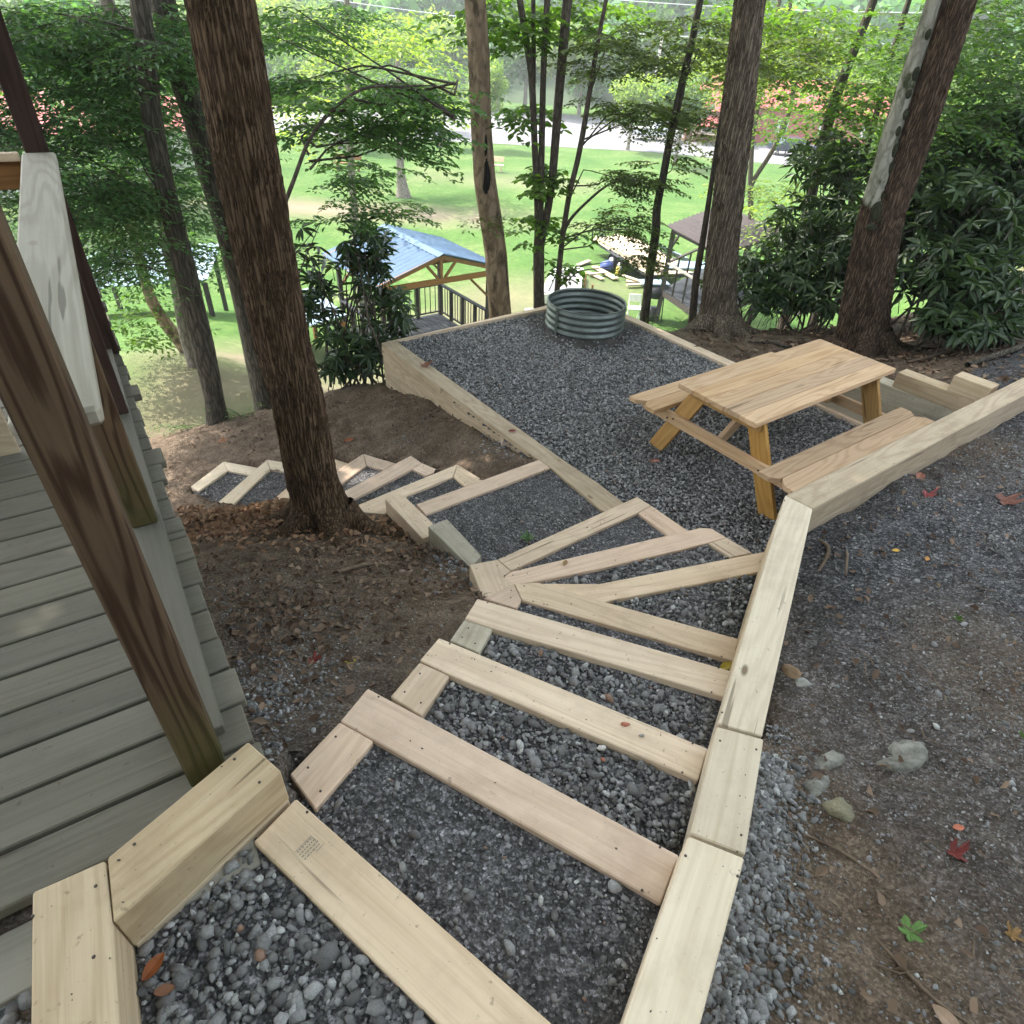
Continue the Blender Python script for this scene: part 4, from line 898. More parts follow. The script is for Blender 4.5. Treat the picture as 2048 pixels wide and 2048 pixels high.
# bark lip around the hollow
lip = []
for a in np.linspace(0, 2 * np.pi, 25): lip.append([-.585 + .062 * math.cos(a) * (1 - .3 * math.sin(a)), 8.842 + .03 * math.cos(a) ** 2, 1.28 + .185 * math.sin(a), .016])
V, F = tube(lip, 8); mesh_obj('bark_lip', V, F, B_SMOOTH, mid, smooth=True)
# the pale stem and its moss pads
V, F = tube(resample([[a, b2 - .006, c_, r_ * 1.04] for a, b2, c_, r_ in [TR['rightB'][3][:3] + [.02]] + TR['rightB'][4:]], .05), 28); mesh_obj('pale_stem', V, F, B_MOSS, rt, smooth=True)
MOSS = simple('dark_moss', (.045, .05, .02), (.016, .016, .008), 30, 1, bumps=.9, bscale=90)
for q in (1.20, 1.27, 1.33, 1.39, 1.45, 1.62, 1.86, 2.0, 2.16, 2.30, 2.46, 2.62, 2.9):
    P_ = np.array(TR['rightB']); cx_, cy_, rr2 = (np.interp(q, P_[:, 2], P_[:, i_]) for i_ in (0, 1, 3))
    Vv = ICO_V * [.04 + (.035 if q < 1.42 else 0), .03, random.uniform(.05, .10)] * (1 + rng.normal(size=(12, 1)) * .15) + [cx_ + (random.uniform(-.07, .07) if q < 1.42 else random.uniform(.0, .05)), cy_ - rr2 * 1.0, q + (.14 if q < 1.42 else 0)]
    o = mesh_obj('moss_pad', Vv, ICO_F, MOSS, rt, smooth=True); o.modifiers.new('s', 'SUBSURF').levels = 1; o.modifiers['s'].render_levels = 2
# root flares
def roots(par, c, r0, n_, material, seed, L=.55):
    r = np.random.default_rng(seed); parts = []
    for i in range(n_):
        a = i / n_ * 6.28 + r.uniform(-.3, .3); pts = []
        for s, rad in ((.55, .10), (.9, .085), (1.4, .055), (2.2, .03), (3.0, .012)):
            x_ = c[0] + math.cos(a) * r0 * s * L * 2; y_ = c[1] + math.sin(a) * r0 * s * L * 2
            pts.append([x_, y_, g1(x_, y_) + (.16 if s < .6 else .05 if s < 1 else .0) - (.0 if s < 2 else .02), rad * r0 / .2])
        parts.append(tube(resample(pts, .05), 10))
    V, F = join(parts); mesh_obj('roots', V, F, material, par, smooth=True)
roots(big, (-1.28, 3.37), .2, 6, B_BIG, 1); roots(bk, (2.5, 7.97), .28, 7, B_OAK, 2); roots(rt, (3.86, 7.0), .27, 7, B_RIGHT, 3)

# crowns seen in the picture: clump centre, radii, amount
crown_from_clumps(ta, [(-4.13,6.56,2.47,.45,1.25,.3,2.4),(-4.2,5.91,1.75,.3,1.2,.35,1.6),(-3.96,6.66,1.95,.36,1.25,.39,1.8),(-3.9,6.28,1.31,.44,1.1,.25,2.2),(-4.1,6.75,.72,.5,1.1,.2,1.5),(-3.52,7.18,2.52,.4,1,.3,1.8)],
    .075, .34, L_HEM, r1, dens=1.25, spray_len=(.35, .8), per=48, bmat=B_THIN, attach_pts=TR['T2a'], droop=.35)
crown_from_clumps(tb, [(-5.64,10.02,2.3,1.28,1.3,.5,4),(-6.06,9.78,.95,1.25,1.4,.5,3),(-5.69,10,-.17,1,1.3,.35,1.6)], .10, .45, L_BEECH, r1, spray_len=(.5, 1.0), per=34, bmat=B_THIN, attach_pts=TR['T2b'])
crown_from_clumps(tc_, [(-4.13,8.56,1.7,.5,.9,.55,2),(-3.95,9.19,.0,.4,.8,.4,1),(-3.0,10.8,2.75,.9,.8,.25,1.3)], .09, .42, L_HEM, r1, spray_len=(.4, .8), per=32, bmat=B_THIN, attach_pts=TR['T2c'])
crown_from_clumps(td, [(-5.55,8.91,-.95,.4,.9,.25,1.2),(-6.4,10.0,-1.0,.3,.6,.3,.6)], .10, .45, L_MAPLE, r1, spray_len=(.3, .6), per=14, bmat=B_THIN)
crown_from_clumps(ar, [(-1.91,6.21,2.13,.33,.7,.32,1.2),(-1.38,6.1,2.3,.38,.6,.12,1),(-1.32,6.47,1.98,.5,.7,.08,1.5),(-1.87,7.26,1.5,.5,.8,.10,.8),(-1.75,7.0,1.15,.5,.6,.07,.7),(-.88,6.44,2.22,.35,.5,.12,.7),(-2.14,6.66,2.64,.25,.8,.22,.8)],
    .062, .55, L_BEECH, r1, dens=1.2, spray_len=(.3, .65), per=24, bmat=B_THIN, attach_pts=TR['arch'], rich=True)
crown_from_clumps(f1, [(-4.29,20.56,2.6,1.99,2.5,.6,2.8),(-3.6,21.5,.9,1.4,2.0,.5,1.4),(-6.07,20.1,.9,.93,2.5,.9,1.2)], .17, .55, L_YEL, r1, spray_len=(.7, 1.5), per=26, bmat=B_THIN)
crown_from_clumps(st, [(-.2,9.2,2.75,.29,.5,.22,.9),(-.18,9.3,1.95,.24,.4,.14,.7),(-.75,9.6,2.85,.4,.6,.25,1.0),(.35,9.6,2.9,.4,.6,.22,.9),(.9,11.2,3.0,.8,.9,.25,1.3),(-.6,11.2,3.0,.7,.8,.25,1.1),(.23,9.2,1.25,.36,.4,.18,.8),(.18,9.3,.62,.4,.45,.2,.8),(.39,9.09,.18,.18,.3,.12,.3)], .10, .7, L_MAPLE, r1, dens=1.2, spray_len=(.22, .45), per=22, bmat=B_THIN, rich=True)
crown_from_clumps(mid, [(-.62,8.85,.76,.25,.25,.16,.5)], .07, .5, L_SAP, r1, spray_len=(.2, .35), per=12, bmat=B_THIN)
crown_from_clumps(sp, [(.84,9.16,2.65,.43,.7,.3,1.3),(1.32,9.11,2.05,.6,.7,.18,1.7),(1.2,8.92,1.32,.45,.5,.1,.9),(1.22,8.9,.85,.42,.5,.22,1.0),(1.42,8.74,.47,.18,.3,.12,.3)], .055, .6, L_SAP, r1, dens=1.2, spray_len=(.3, .55), per=30, bmat=B_THIN, attach_pts=TR['sap'], rich=True)
crown_from_clumps(tR, [(1.55,9.05,2.74,.55,.7,.33,1.5),(1.66,9.0,1.45,.18,.4,.2,.4)], .058, .6, L_SAP, r1, dens=1.2, spray_len=(.3, .55), per=30, bmat=B_THIN, attach_pts=TR['thinR'], rich=True)
crown_from_clumps(bk, [(2.45,9.4,2.75,.5,.8,.3,1.3),(3.1,9.8,2.6,.5,.8,.4,1.3),(3.3,12.5,2.5,1.0,1.2,.6,1.8)], .07, .6, L_SAP, r1, dens=1.1, spray_len=(.3, .6), per=28, bmat=B_THIN, rich=True)
crown_from_clumps(tR2, [(2.19,9.76,1.89,.4,.8,.35,1.0)], .06, .6, L_SAP, r1, spray_len=(.3, .55), per=26, bmat=B_THIN)
crown_from_clumps(l1, [(3.9,10.82,2.92,.6,1.3,.33,1.6),(3.0,11.2,3.1,.9,.9,.25,1.4),(4.46,10.33,2.15,.6,1.1,.42,1.5),(4.9,14.18,1.8,.9,1.8,.5,1.4)], .10, .55, L_MAPLE, r1, spray_len=(.4, .9), per=30, bmat=B_THIN)
crown_from_clumps(l2, [(5.6,11.4,2.6,.8,1.2,.5,1.5),(5.6,10.5,3.3,1.0,1.0,.3,1.5),(6.6,9.6,3.0,.8,1.0,.45,1.5),(6.2,11.0,1.6,.7,1.0,.5,1.2)], .10, .55, L_MID, r1, spray_len=(.4, .9), per=32, bmat=B_THIN)
crown_from_clumps(fk, [(6.83,21.96,2.7,1.7,2.5,1.0,3),(7.29,21.29,-.99,1.3,2.2,.7,1.5),(5.4,22.5,2.2,1.2,1.5,.8,1.6),(9.5,21.5,2.0,1.5,2.0,1.2,2.0)], .16, .55, L_YEL, r1, spray_len=(.7, 1.4), per=28, bmat=B_THIN)
crown_from_clumps(rt, [(4.39,8.54,2.86,.67,1.2,.33,2),(4.61,8.02,2.2,.49,1.0,.33,1.5),(5.2,8.6,2.6,.6,1.0,.5,1.5)], .085, .5, L_MID, r1, spray_len=(.4, .8), per=32, bmat=B_THIN, attach_pts=None)
crown_from_clumps(lt, [(-7.4,40.3,.6,3.2,3.2,1.5,5)], .34, .55, L_MID, r1, spray_len=(1.2, 2.4), per=16, bmat=B_THIN, attach_pts=TR['lawn'][-2:])
# the unseen canopy above the picture, densest where it blocks the sun
for par, key, c_, rad, n_, lm_ in ((big, 'big', (-1.8, 3.6, 7.6), 3.8, 7600, L_BEECH), (mid, 'mid', (-1.2, 7.6, 8.4), 3.4, 6000, L_MID), (bk, 'bark', (1.9, 8.4, 9.2), 2.6, 1500, L_MAPLE),
        (rt, 'rightA', (4.6, 7.4, 8.2), 2.6, 1500, L_MID), (ta, 'T2a', (-4.6, 5.6, 6.8), 3.2, 6500, L_HEM), (tc_, 'T2c', (-5.0, 8.6, 8.4), 3.2, 5500, L_BEECH), (tb, 'T2b', (-6.6, 10.5, 7.4), 2.8, 2600, L_BEECH), (l1, 'lean1', (5.5, 11, 7), 2.2, 1000, L_MAPLE)):
    high_crown(par, np.array(c_), rad, 1.6, n_, lm_, r1)
    V, F = join([tube(q, 6) for q in limb_set(TR[key][-1], c_, rad, r1)]); mesh_obj('limbs', V, F, B_GREY, par)
# unseen trees beside the viewpoint, the two by the deck dense to block sun
for i, (x_, y_, rad, n_, wh) in enumerate([(-4.6, .2, 3.2, 6000, 'unseen beyond the near end of the deck, dense to block sun'), (-7.0, 3.4, 3.0, 5000, 'unseen on the far side of the deck, dense to block sun'), (8.2, 6.0, 2.6, 1200, 'up the bank behind the rhododendrons')]):
    z0 = g1(x_, y_); t = thing('tree', (x_, y_, z0 - .2), f'tall brown barked tree {wh}', 'tree')
    path = [[x_, y_, z0 - .2, .24], [x_, y_, z0 + .3, .18], [x_ + .1, y_, 3.5, .15], [x_, y_ + .1, 8.2, .08]]
    V, F = tube(resample(path, .3), 16); mesh_obj('trunk', V, F, B_OAK, t, smooth=True)
    high_crown(t, np.array([x_, y_, 7.4]), rad, 1.6, n_, L_MID, r1)
    V, F = join([tube(q, 6) for q in limb_set(path[-1], (x_, y_, 7.4), rad, r1)]); mesh_obj('limbs', V, F, B_GREY, t)

for x_, y_, rad, lab in ((.4, -5.2, 3.4, 'low branched tree added unseen directly behind the viewpoint to block backlight'), (5.4, -3.6, 3.2, 'low branched tree added unseen behind the viewpoint on the uphill side to block backlight'), (-4.6, -5.2, 3.2, 'low branched tree added unseen behind the viewpoint beyond the deck to block backlight')):  # unseen low trees added to block light coming from behind the camera
    z0 = g1(x_, y_); t = thing('tree', (x_, y_, z0 - .2), lab, 'tree'); path = [[x_, y_, z0 - .2, .22], [x_, y_, z0 + .3, .17], [x_ + .1, y_, 3.5, .13], [x_, y_ + .1, 7.5, .06]]
    V, F = tube(resample(path, .3), 14); mesh_obj('trunk', V, F, B_OAK, t, smooth=True); high_crown(t, np.array([x_, y_, 4.2]), rad, 3.0, 5200, L_MID, r1)

# ------------------------------------------------------------------ rhododendrons
def rhodo(name, label, base, clumps, n_w, leaf, seed, stems=8, group=None, mat_=None, bz=None):
    r = np.random.default_rng(seed); bx, by = base; bz = g1(bx, by) if bz is None else bz
    t = thing(name, (bx, by, bz), label, 'shrub', group)
    Ps, Ds, Us, tips, tt = [], [], [], [], []
    tot = sum(c[6] for c in clumps)
    for (cx, cy, cz, rx, ry, rz, k) in clumps:
        m_ = int(n_w * k / tot)
        q = r.normal(size=(m_, 3)); q /= np.linalg.norm(q, axis=1)[:, None]; q *= (r.random(m_) ** .45)[:, None]
        C = np.array([cx, cy, cz]) + q * [rx, ry, rz]
        for c in C:
            k2 = r.integers(6, 10); a0 = r.uniform(0, 6.28); ax = np.array([r.normal(0, .35), r.normal(0, .35) - .15, 1]); ax /= np.linalg.norm(ax)
            u = np.cross(ax, [0, 1, 0.1]); u /= np.linalg.norm(u); w = np.cross(ax, u)
            a = a0 + np.arange(k2) * 6.283 / k2 + r.normal(0, .15, k2); rise = r.uniform(-.75, .35) + r.normal(0, .15, k2)
            d = np.cos(a)[:, None] * u + np.sin(a)[:, None] * w + rise[:, None] * ax
            Ps.append(np.repeat(c[None], k2, 0)); Ds.append(d); Us.append(ax + r.normal(0, .12, (k2, 3))); tt.append(np.clip(r.normal(.35, .22, k2) + (c[2] - cz) / rz * .15, 0, 1))
            tips.append(c)
    P = np.concatenate(Ps); V, F, kk = leaves(P, np.concatenate(Ds), np.concatenate(Us), r.uniform(.75, 1.2, len(P)) * leaf, leaf_shape(.30, .15, .18, rich=True))
    mesh_obj('foliage', V, F, mat_ or L_RHO, t, tint=np.repeat(np.concatenate(tt), kk))
    parts = []; tips = np.array(tips)
    for i in range(stems):
        e = tips[r.integers(len(tips))]; s = np.array([bx + r.normal(0, .22), by + r.normal(0, .2), bz - .1]); m1 = s * .6 + e * .4 + r.normal(0, .12, 3) + [0, 0, .12]
        parts.append(tube(resample([[*s, .016], [*m1, .012], [*e, .004]], .08), 6))
    for e in tips[r.permutation(len(tips))[:max(10, len(tips) // 2)]]:
        s = e + r.normal(0, .12, 3) - [0, 0, r.uniform(.15, .35)]
        parts.append(tube(np.array([[*s, .006], [*e, .003]]), 3))
    V, F = join(parts); mesh_obj('stems', V, F, B_THIN, t)
    return t
rhodo('rhododendron', 'small rhododendron bush in front of the blue roofed gazebo', (-2.0, 7.0), [(-2.32,7.04,.45,.28,.35,.6,1.1),(-1.81,7.18,.66,.26,.4,.5,1.7),(-1.62,7.22,.08,.36,.3,.36,1.3),(-2.05,6.95,-.22,.5,.3,.2,.9),(-2.1,6.9,-.5,.5,.25,.16,.7),(-1.75,7.0,-.35,.3,.25,.2,.5)], 190, .17, 5, stems=26)
rhodo('rhododendron', 'dark rhododendron against the left side of the leaning tree', (3.9, 8.6), [(4.16,8.82,.86,.58,1.0,.5,1.2),(3.75,8.39,.40,.7,.7,.42,1.1),(3.2,8.5,.15,.35,.5,.25,.35)], 330, .17, 6)
rhodo('rhododendron', 'tall rhododendron at the right edge behind the leaning tree', (4.9, 7.8), [(4.71,7.67,1.5,.6,.9,.4,1),(5.2,7.9,1.2,.6,.8,.6,.8),(5.4,8.3,2.1,.7,.8,.4,.9)], 420, .18, 7)
rhodo('rhododendron', 'nearest rhododendron right of the leaning tree above the bare bank', (4.7, 7.0), [(4.6,7.03,.92,.6,.7,.38,1),(4.9,6.8,.7,.5,.5,.3,.5)], 300, .18, 8)
rhodo('rhododendron', 'rhododendron behind the thin leaning trees', (4.4, 10), [(4.26,9.87,1.5,.68,1.1,.38,1),(3.9,9.6,.8,.6,.8,.5,.7)], 260, .17, 9)
rhodo('rhododendron', 'low drooping rhododendron sprawling over the bank at the far right', (4.9, 6.6), [(4.59,6.55,.62,.5,.45,.17,1)], 95, .18, 10)
rhodo('rhododendron', 'rhododendron filling the gap beside the fork of the leaning tree', (4.3, 8.4), [(4.3,8.3,1.1,.5,.6,.35,1),(4.7,8.6,1.7,.6,.7,.4,1),(5.3,8.0,1.9,.5,.7,.4,.8)], 300, .17, 15)
rhodo('laurel_bush', 'low leafy bush between the furrowed tree and the leaning tree', (3.1, 8.9), [(3.3,9.0,.35,.5,.5,.3,1),(2.9,9.4,.1,.4,.5,.3,.6)], 130, .15, 11)
# fern and seedlings
def fern(x_, y_, n_, L, label, cat='fern', name='fern', m_=L_MID, z=None):
    z0 = g1(x_, y_) if z is None else z; r = np.random.default_rng(int(abs(x_ * 100 + y_ * 10)))
    P, D, U, tw = sprays(np.array([[x_, y_, z0 + .03]] * n_), np.linspace(0, 6.28, n_, endpoint=False) + r.normal(0, .2, n_), r.uniform(.7, 1.1, n_) * L, .035 * L / .3, r, droop=.5, up_tilt=1.4)
    V, F, kk = leaves(P, D, U, r.uniform(.8, 1.2, len(P)) * .04 * L / .3, leaf_shape(.4, rich=False)); t = thing(name, (x_, y_, z0), label, cat)
    mesh_obj('fronds', V, F, m_, t, tint=np.repeat(r.random(len(P)), kk)); V, F = twig_mesh(tw); mesh_obj('stalks', V, F, m_, t, tint=np.zeros(len(V)) + .4)
fern(-3.25, 6.45, 7, .34, 'fern at the foot of the dark bank tree')
fern(2.0, 8.35, 9, .40, 'feathery young evergreen seedling left of the furrowed tree base', 'seedling', 'seedling')
fern(-3.9, 6.25, 8, .30, 'weedy fern tuft under the cut grass bank')
def rosette(x_, y_, z_, L, label, m_, wid=.35, n_=8, up=.5, name='weed'):
    a = np.linspace(0, 6.28, n_, endpoint=False) + rng.normal(0, .2, n_); D = np.stack([np.cos(a), np.sin(a), np.full(n_, up) + rng.normal(0, .2, n_)], 1)
    V, F, kk = leaves(np.repeat([[x_, y_, z_]], n_, 0), D, np.repeat([[0, 0, 1.]], n_, 0) + rng.normal(0, .2, (n_, 3)), rng.uniform(.7, 1.1, n_) * L, leaf_shape(wid))
    t = thing(name, (x_, y_, z_), label, 'weed'); mesh_obj('leaves', V, F, m_, t, tint=np.repeat(rng.random(n_), kk))
for i_, (x_, y_, lb) in enumerate(((1.78, 1.30, 'tiny green sprig beside the largest embedded rock'), (1.95, 1.95, 'tiny green sprig in the bare soil up the slope'), (-2.2, 6.0, 'small green sprig on the bank above the lower steps'))):
    rosette(x_, y_, g1(x_, y_) + .005, .03 if i_ < 2 else .07, lb, L_MAPLE, n_=7, up=.8)
L_PALE = leaf_mat('pale_weed_leaf', (.09, .16, .08), (.17, .26, .15), .3)
rosette(.116, 3.30, -.02, .085, 'small pale green weed growing in the gravel of the wide landing', L_PALE, n_=9, up=.9)

# ------------------------------------------------------------------ litter, loose stone, twigs
def litter(name, X, Y, Zf, size, material, cl=None):
    n_ = len(X); P = np.stack([X, Y, Zf(X, Y) + .008 + rng.uniform(0, .014, n_)], 1); a = rng.uniform(0, 6.28, n_)
    D = np.stack([np.cos(a), np.sin(a), rng.normal(0, .2, n_)], 1); U = np.array([0, 0, 1]) + rng.normal(0, .35, (n_, 3))
    V, F, kk = leaves(P, D, U, rng.uniform(*size, n_), leaf_shape(.62, .28, -.12)); V = V.reshape(n_, kk, 3); V += rng.normal(0, .0035, V.shape)
    return tag(mesh_obj(name, V.reshape(-1, 3), F, material, tint=np.repeat(np.clip(rng.beta(1.6, 2.2, n_), 0, 1), kk)), kind='stuff')
def free(x, y):
    keep = np.ones(len(x), bool)
    for k, poly, _ in TREADS: keep &= ~inside(x, y, poly)
    keep &= ~inside(x, y, PAD)
    for k, poly in SIDE + STEP: keep &= ~inside(x, y, poly)
    keep &= ~((x * .823 + y * .568 < .01) & (-.568 * x + .823 * y > .93))
    return keep
n_ = 6500; x = rng.normal(-1.15, .75, n_); y = rng.normal(2.45, .85, n_); k_ = free(x, y) & (rng.random(n_) < .05 + 1.3 * vnoise(x * 2, y * 2, 31) ** 2) & (x < .2); litter('leaf_litter', x[k_], y[k_], natural, (.014, .05), L_DEAD)
n_ = 6000; x = rng.uniform(-3.6, .2, n_); y = rng.uniform(3.6, 7.4, n_); k_ = free(x, y) & (rng.random(n_) < .1 + 1.1 * vnoise(x * 1.5, y * 1.5, 33) ** 2); litter('leaf_litter', x[k_], y[k_], natural, (.015, .045), L_DEAD)
n_ = 5200; x = rng.uniform(2.0, 7.5, n_); y = rng.uniform(5.0, 9.2, n_); k_ = free(x, y) & (y > 9.4 - x * 1.28) & (rng.random(n_) < .3 + .9 * vnoise(x * 2, y * 2, 35)); litter('leaf_litter', x[k_], y[k_], natural, (.03, .085), L_DEAD)
n_ = 1100; x = rng.uniform(.8, 4.5, n_); y = rng.uniform(0, 4.5, n_); k_ = free(x, y) & (y < x * .76 + 1.4); litter('leaf_litter', x[k_], y[k_], natural, (.018, .045), L_DEAD)
n_ = 2600; x = rng.normal(-1.7, .5, n_); y = rng.normal(3.45, .22, n_); k_ = free(x, y); litter('leaf_litter', x[k_], y[k_], natural, (.025, .06), leaf_mat('tan_dead_leaf', (.16, .08, .045), (.42, .28, .18), .1, .8, .1, (1.2, 1, .8)))
def strip(n, s0, s1, w, t0=0, t1=1, sink=.3):
    t = rng.uniform(t0, t1, n); x = .245 + .685 * t; y = 1.30 * t; off = np.abs(rng.normal(0, w, n)) * (1.15 - .75 * t); x = x + off * .90; y = y - off * .42
    k_ = free(x, y); x, y = x[k_], y[k_]; stones('loose_gravel', x, y, natural(x, y), rng.uniform(s0, s1, len(x)) * (.6 + .8 * rng.random(len(x)) ** 2), sink=sink)
strip(3000, .011, .028, .12, .05, .95, .3); strip(2200, .006, .016, .22, 0, 1.05, .4)
scatter_ground('loose_gravel', 1.9, 1.1, 1.6, 1.7, 22000, .004, .011, lo=True)
scatter_ground('loose_gravel', 2.6, 2.6, 1.8, 1.8, 12000, .006, .013, lo=True)
scatter_ground('loose_gravel', 1.9, 1.4, 1.5, 1.6, 1500, .008, .017)
scatter_ground('loose_gravel', 1.9, 1.2, 1.5, 1.6, 130, .016, .028)
scatter_ground('loose_gravel', 1.62, .42, .22, .14, 90, .02, .036)
scatter_ground('loose_gravel', 3.4, 3.6, 1.8, 1.6, 9000, .006, .017)
scatter_ground('loose_gravel', -.85, 1.25, .35, .65, 1500, .008, .024)
scatter_ground('loose_gravel', -1.0, .55, .40, .5, 2200, .018, .036, sink=.2)
scatter_ground('loose_gravel', -.35, 2.85, .22, .35, 260, .012, .03, sink=.2)
scatter_ground('loose_gravel', -.1, 4.7, .35, .35, 420, .01, .028)
scatter_ground('loose_gravel', -1.1, 1.9, .8, 1.0, 3200, .004, .013)
scatter_ground('loose_gravel', -1.0, 5.0, 1.0, 1.1, 1500, .005, .014)
tw = []
for _ in range(620):
    if random.random() < .45: x_, y_ = random.gauss(-1.2, .7), random.gauss(2.6, .9)
    elif random.random() < .5: x_, y_ = random.uniform(2.2, 6.5), random.uniform(5.4, 8.6)
    else: x_, y_ = random.uniform(.9, 4), random.uniform(.2, 3.6)
    if not free(np.array([x_]), np.array([y_]))[0]: continue
    L = random.uniform(.04, .22) * (1.8 if y_ > 5 else 1); a = random.uniform(0, 6.28) if y_ < 5 else random.gauss(.5, .4); pts = []
    for s in np.linspace(0, 1, 5):
        X_, Y_ = x_ + math.cos(a) * L * s, y_ + math.sin(a) * L * s; pts.append([X_, Y_, g1(X_, Y_) + .006 + .008 * random.random(), .0025 * (1.2 - s) * (2 if y_ > 5 else 1)]); a += random.gauss(0, .22)
    tw.append(np.array(pts))
TWIG = simple('dry_twig', (.20, .145, .10), (.09, .06, .04), 20, .9)
V, F = twig_mesh(tw, 5); tag(mesh_obj('twig_litter', V, F, TWIG), kind='stuff')
# roots lying in the ground
def groundline(name, pts, r0, material, label, cat):
    path = [[x_, y_, g1(x_, y_) + h, r0 * w] for x_, y_, h, w in pts]; V, F = tube(resample(path, .03), 8)
    return tag(mesh_obj(name, V, F, material, smooth=True), label, cat)
groundline('root', [(1.64, 2.66, -.01, .6), (1.68, 2.58, .02, 1), (1.63, 2.48, .015, 1), (1.56, 2.40, -.01, .5)], .010, TWIG, 'exposed root bent out of the dark soil near the wall corner', 'root')
groundline('root', [(1.76, 2.56, -.01, .6), (1.72, 2.48, .02, 1), (1.68, 2.36, .0, .6)], .008, TWIG, 'shorter exposed root beside the bent one near the wall corner', 'root')
groundline('root', [(.90, .93, .0, .6), (.97, .90, .008, 1), (1.04, .86, .006, .8), (1.08, .80, -.004, .4)], .005, TWIG, 'thin root lying across the dirt right of the lowest side timber', 'root')
groundline('stick', [(1.0, .66, .0, .8), (1.03, .56, .01, 1), (1.06, .50, .01, .7), (1.14, .45, .0, .4)], .005, TWIG, 'curved dry stick at the lower right of the slope', 'stick')
groundline('stick', [(3.95, 6.2, .02, 1), (4.3, 6.35, .03, 1), (4.7, 6.55, .02, .6)], .014, TWIG, 'pale stick on the brown bank under the rhododendrons', 'stick')
groundline('fallen_branch', [(4.2, 5.7, .02, 1), (4.8, 6.0, .04, 1), (5.5, 6.35, .03, .8), (6.2, 6.5, .02, .5)], .03, B_GREY, 'long fallen branch lying across the brown bank', 'branch')
groundline('fallen_branch', [(3.2, 6.9, .0, .7), (2.9, 7.05, .03, 1), (2.65, 7.2, .02, .6)], .018, B_GREY, 'short fallen branch between the two big trees', 'branch')
groundline('stick', [(-.98, 2.62, .02, 1), (-.86, 2.74, .035, 1), (-.74, 2.82, .03, .7)], .011, TWIG, 'broken stick among the dead leaves below the brown tree', 'stick')
# embedded rocks on the right slope
RK = simple('pale_rock', (.33, .32, .28), (.07, .065, .055), 16, .9, bumps=.9, bscale=25)
def rock(x_, y_, s, h, label, yaw=0, m_=None, name='rock'):
    r = np.random.default_rng(abs(int(x_ * 131 + y_ * 37))); V, F = ICO_V.copy(), ICO_F.copy()
    bm_v = [tuple(q) for q in V]; fs = []; cache = {}
    def midp(a, b2):
        kx = tuple(sorted((a, b2)))
        if kx not in cache:
            q = (np.array(bm_v[a]) + np.array(bm_v[b2])); q = q / np.linalg.norm(q); bm_v.append(tuple(q)); cache[kx] = len(bm_v) - 1
        return cache[kx]
    for a, b2, c_ in F:
        ab, bc, ca = midp(a, b2), midp(b2, c_), midp(c_, a); fs += [(a, ab, ca), (b2, bc, ab), (c_, ca, bc), (ab, bc, ca)]
    fs2 = []; cache.clear()
    for a, b2, c_ in fs:
        ab, bc, ca = midp(a, b2), midp(b2, c_), midp(c_, a); fs2 += [(a, ab, ca), (b2, bc, ab), (c_, ca, bc), (ab, bc, ca)]
    fs = fs2; B_ = np.array(bm_v); o_ = r.uniform(0, 50, 2)
    ns = (vnoise(B_[:, 0] * 1.6 + o_[0], B_[:, 1] * 1.6 + B_[:, 2] * 1.3 + o_[1], 3) - .5) * .75 + (vnoise(B_[:, 0] * 4 + o_[0], B_[:, 1] * 4 + B_[:, 2] * 3, 6) - .5) * .3
    V = B_ * (1 + ns[:, None] + r.normal(0, .03, (len(bm_v), 1))) * [s[0], s[1], h]
    c0, s0 = math.cos(yaw), math.sin(yaw); V = np.stack([V[:, 0] * c0 - V[:, 1] * s0, V[:, 0] * s0 + V[:, 1] * c0, V[:, 2]], 1)
    V += [x_, y_, g1(x_, y_) - h * .42]
    return tag(mesh_obj(name, V, np.array(fs), m_ or RK), label, 'rock')
rock(1.366, 1.22, (.085, .06), .06, 'largest pale rock embedded in the dirt right of the steps', .3)
rock(1.10, 1.20, (.095, .035), .028, 'flat pale rock showing through the dirt nearest the side timbers', .5)
rock(1.03, 1.10, (.05, .035), .035, 'small angular pale rock below the flat one beside the gravel strip', .9)
rock(1.06, 1.013, (.055, .045), .045, 'rough yellowish rock lowest of the embedded group', .2, simple('yellowish_rock', (.30, .27, .18), (.14, .125, .08), 14, .9, bumps=.9))
rock(1.153, 1.642, (.03, .042), .035, 'tan rounded stone right of the side timber', .6, simple('tan_stone', (.32, .21, .12), (.2, .13, .08), 6, .8))
rock(1.17, 1.585, (.035, .025), .02, 'small grey chip beside the tan rounded stone', .2, simple('grey_chip', (.30, .29, .27)))
rock(-.62, 2.78, (.04, .028), .026, 'pinkish stone at the foot of the grey side timber', .2, simple('pink_stone', (.42, .30, .27), (.3, .21, .18), 10, .8))
rock(-.10, 4.66, (.05, .035), .035, 'pinkish white stone under the shaded pad wall', .2, simple('pinkwhite_stone', (.48, .38, .33)))
rock(-2.45, 6.9, (.10, .07), .06, 'grey rock at the foot of the small rhododendron', .3, simple('mossy_rock', (.19, .19, .16), (.09, .1, .07), 14, .9, bumps=.8))
rock(-2.62, 6.75, (.08, .07), .05, 'pale rock left of the grey one under the small rhododendron', .9)
rock(-4.55, 6.35, (.16, .07), .07, 'pale rock at the cut edge of the grass nearest the deck', .9)
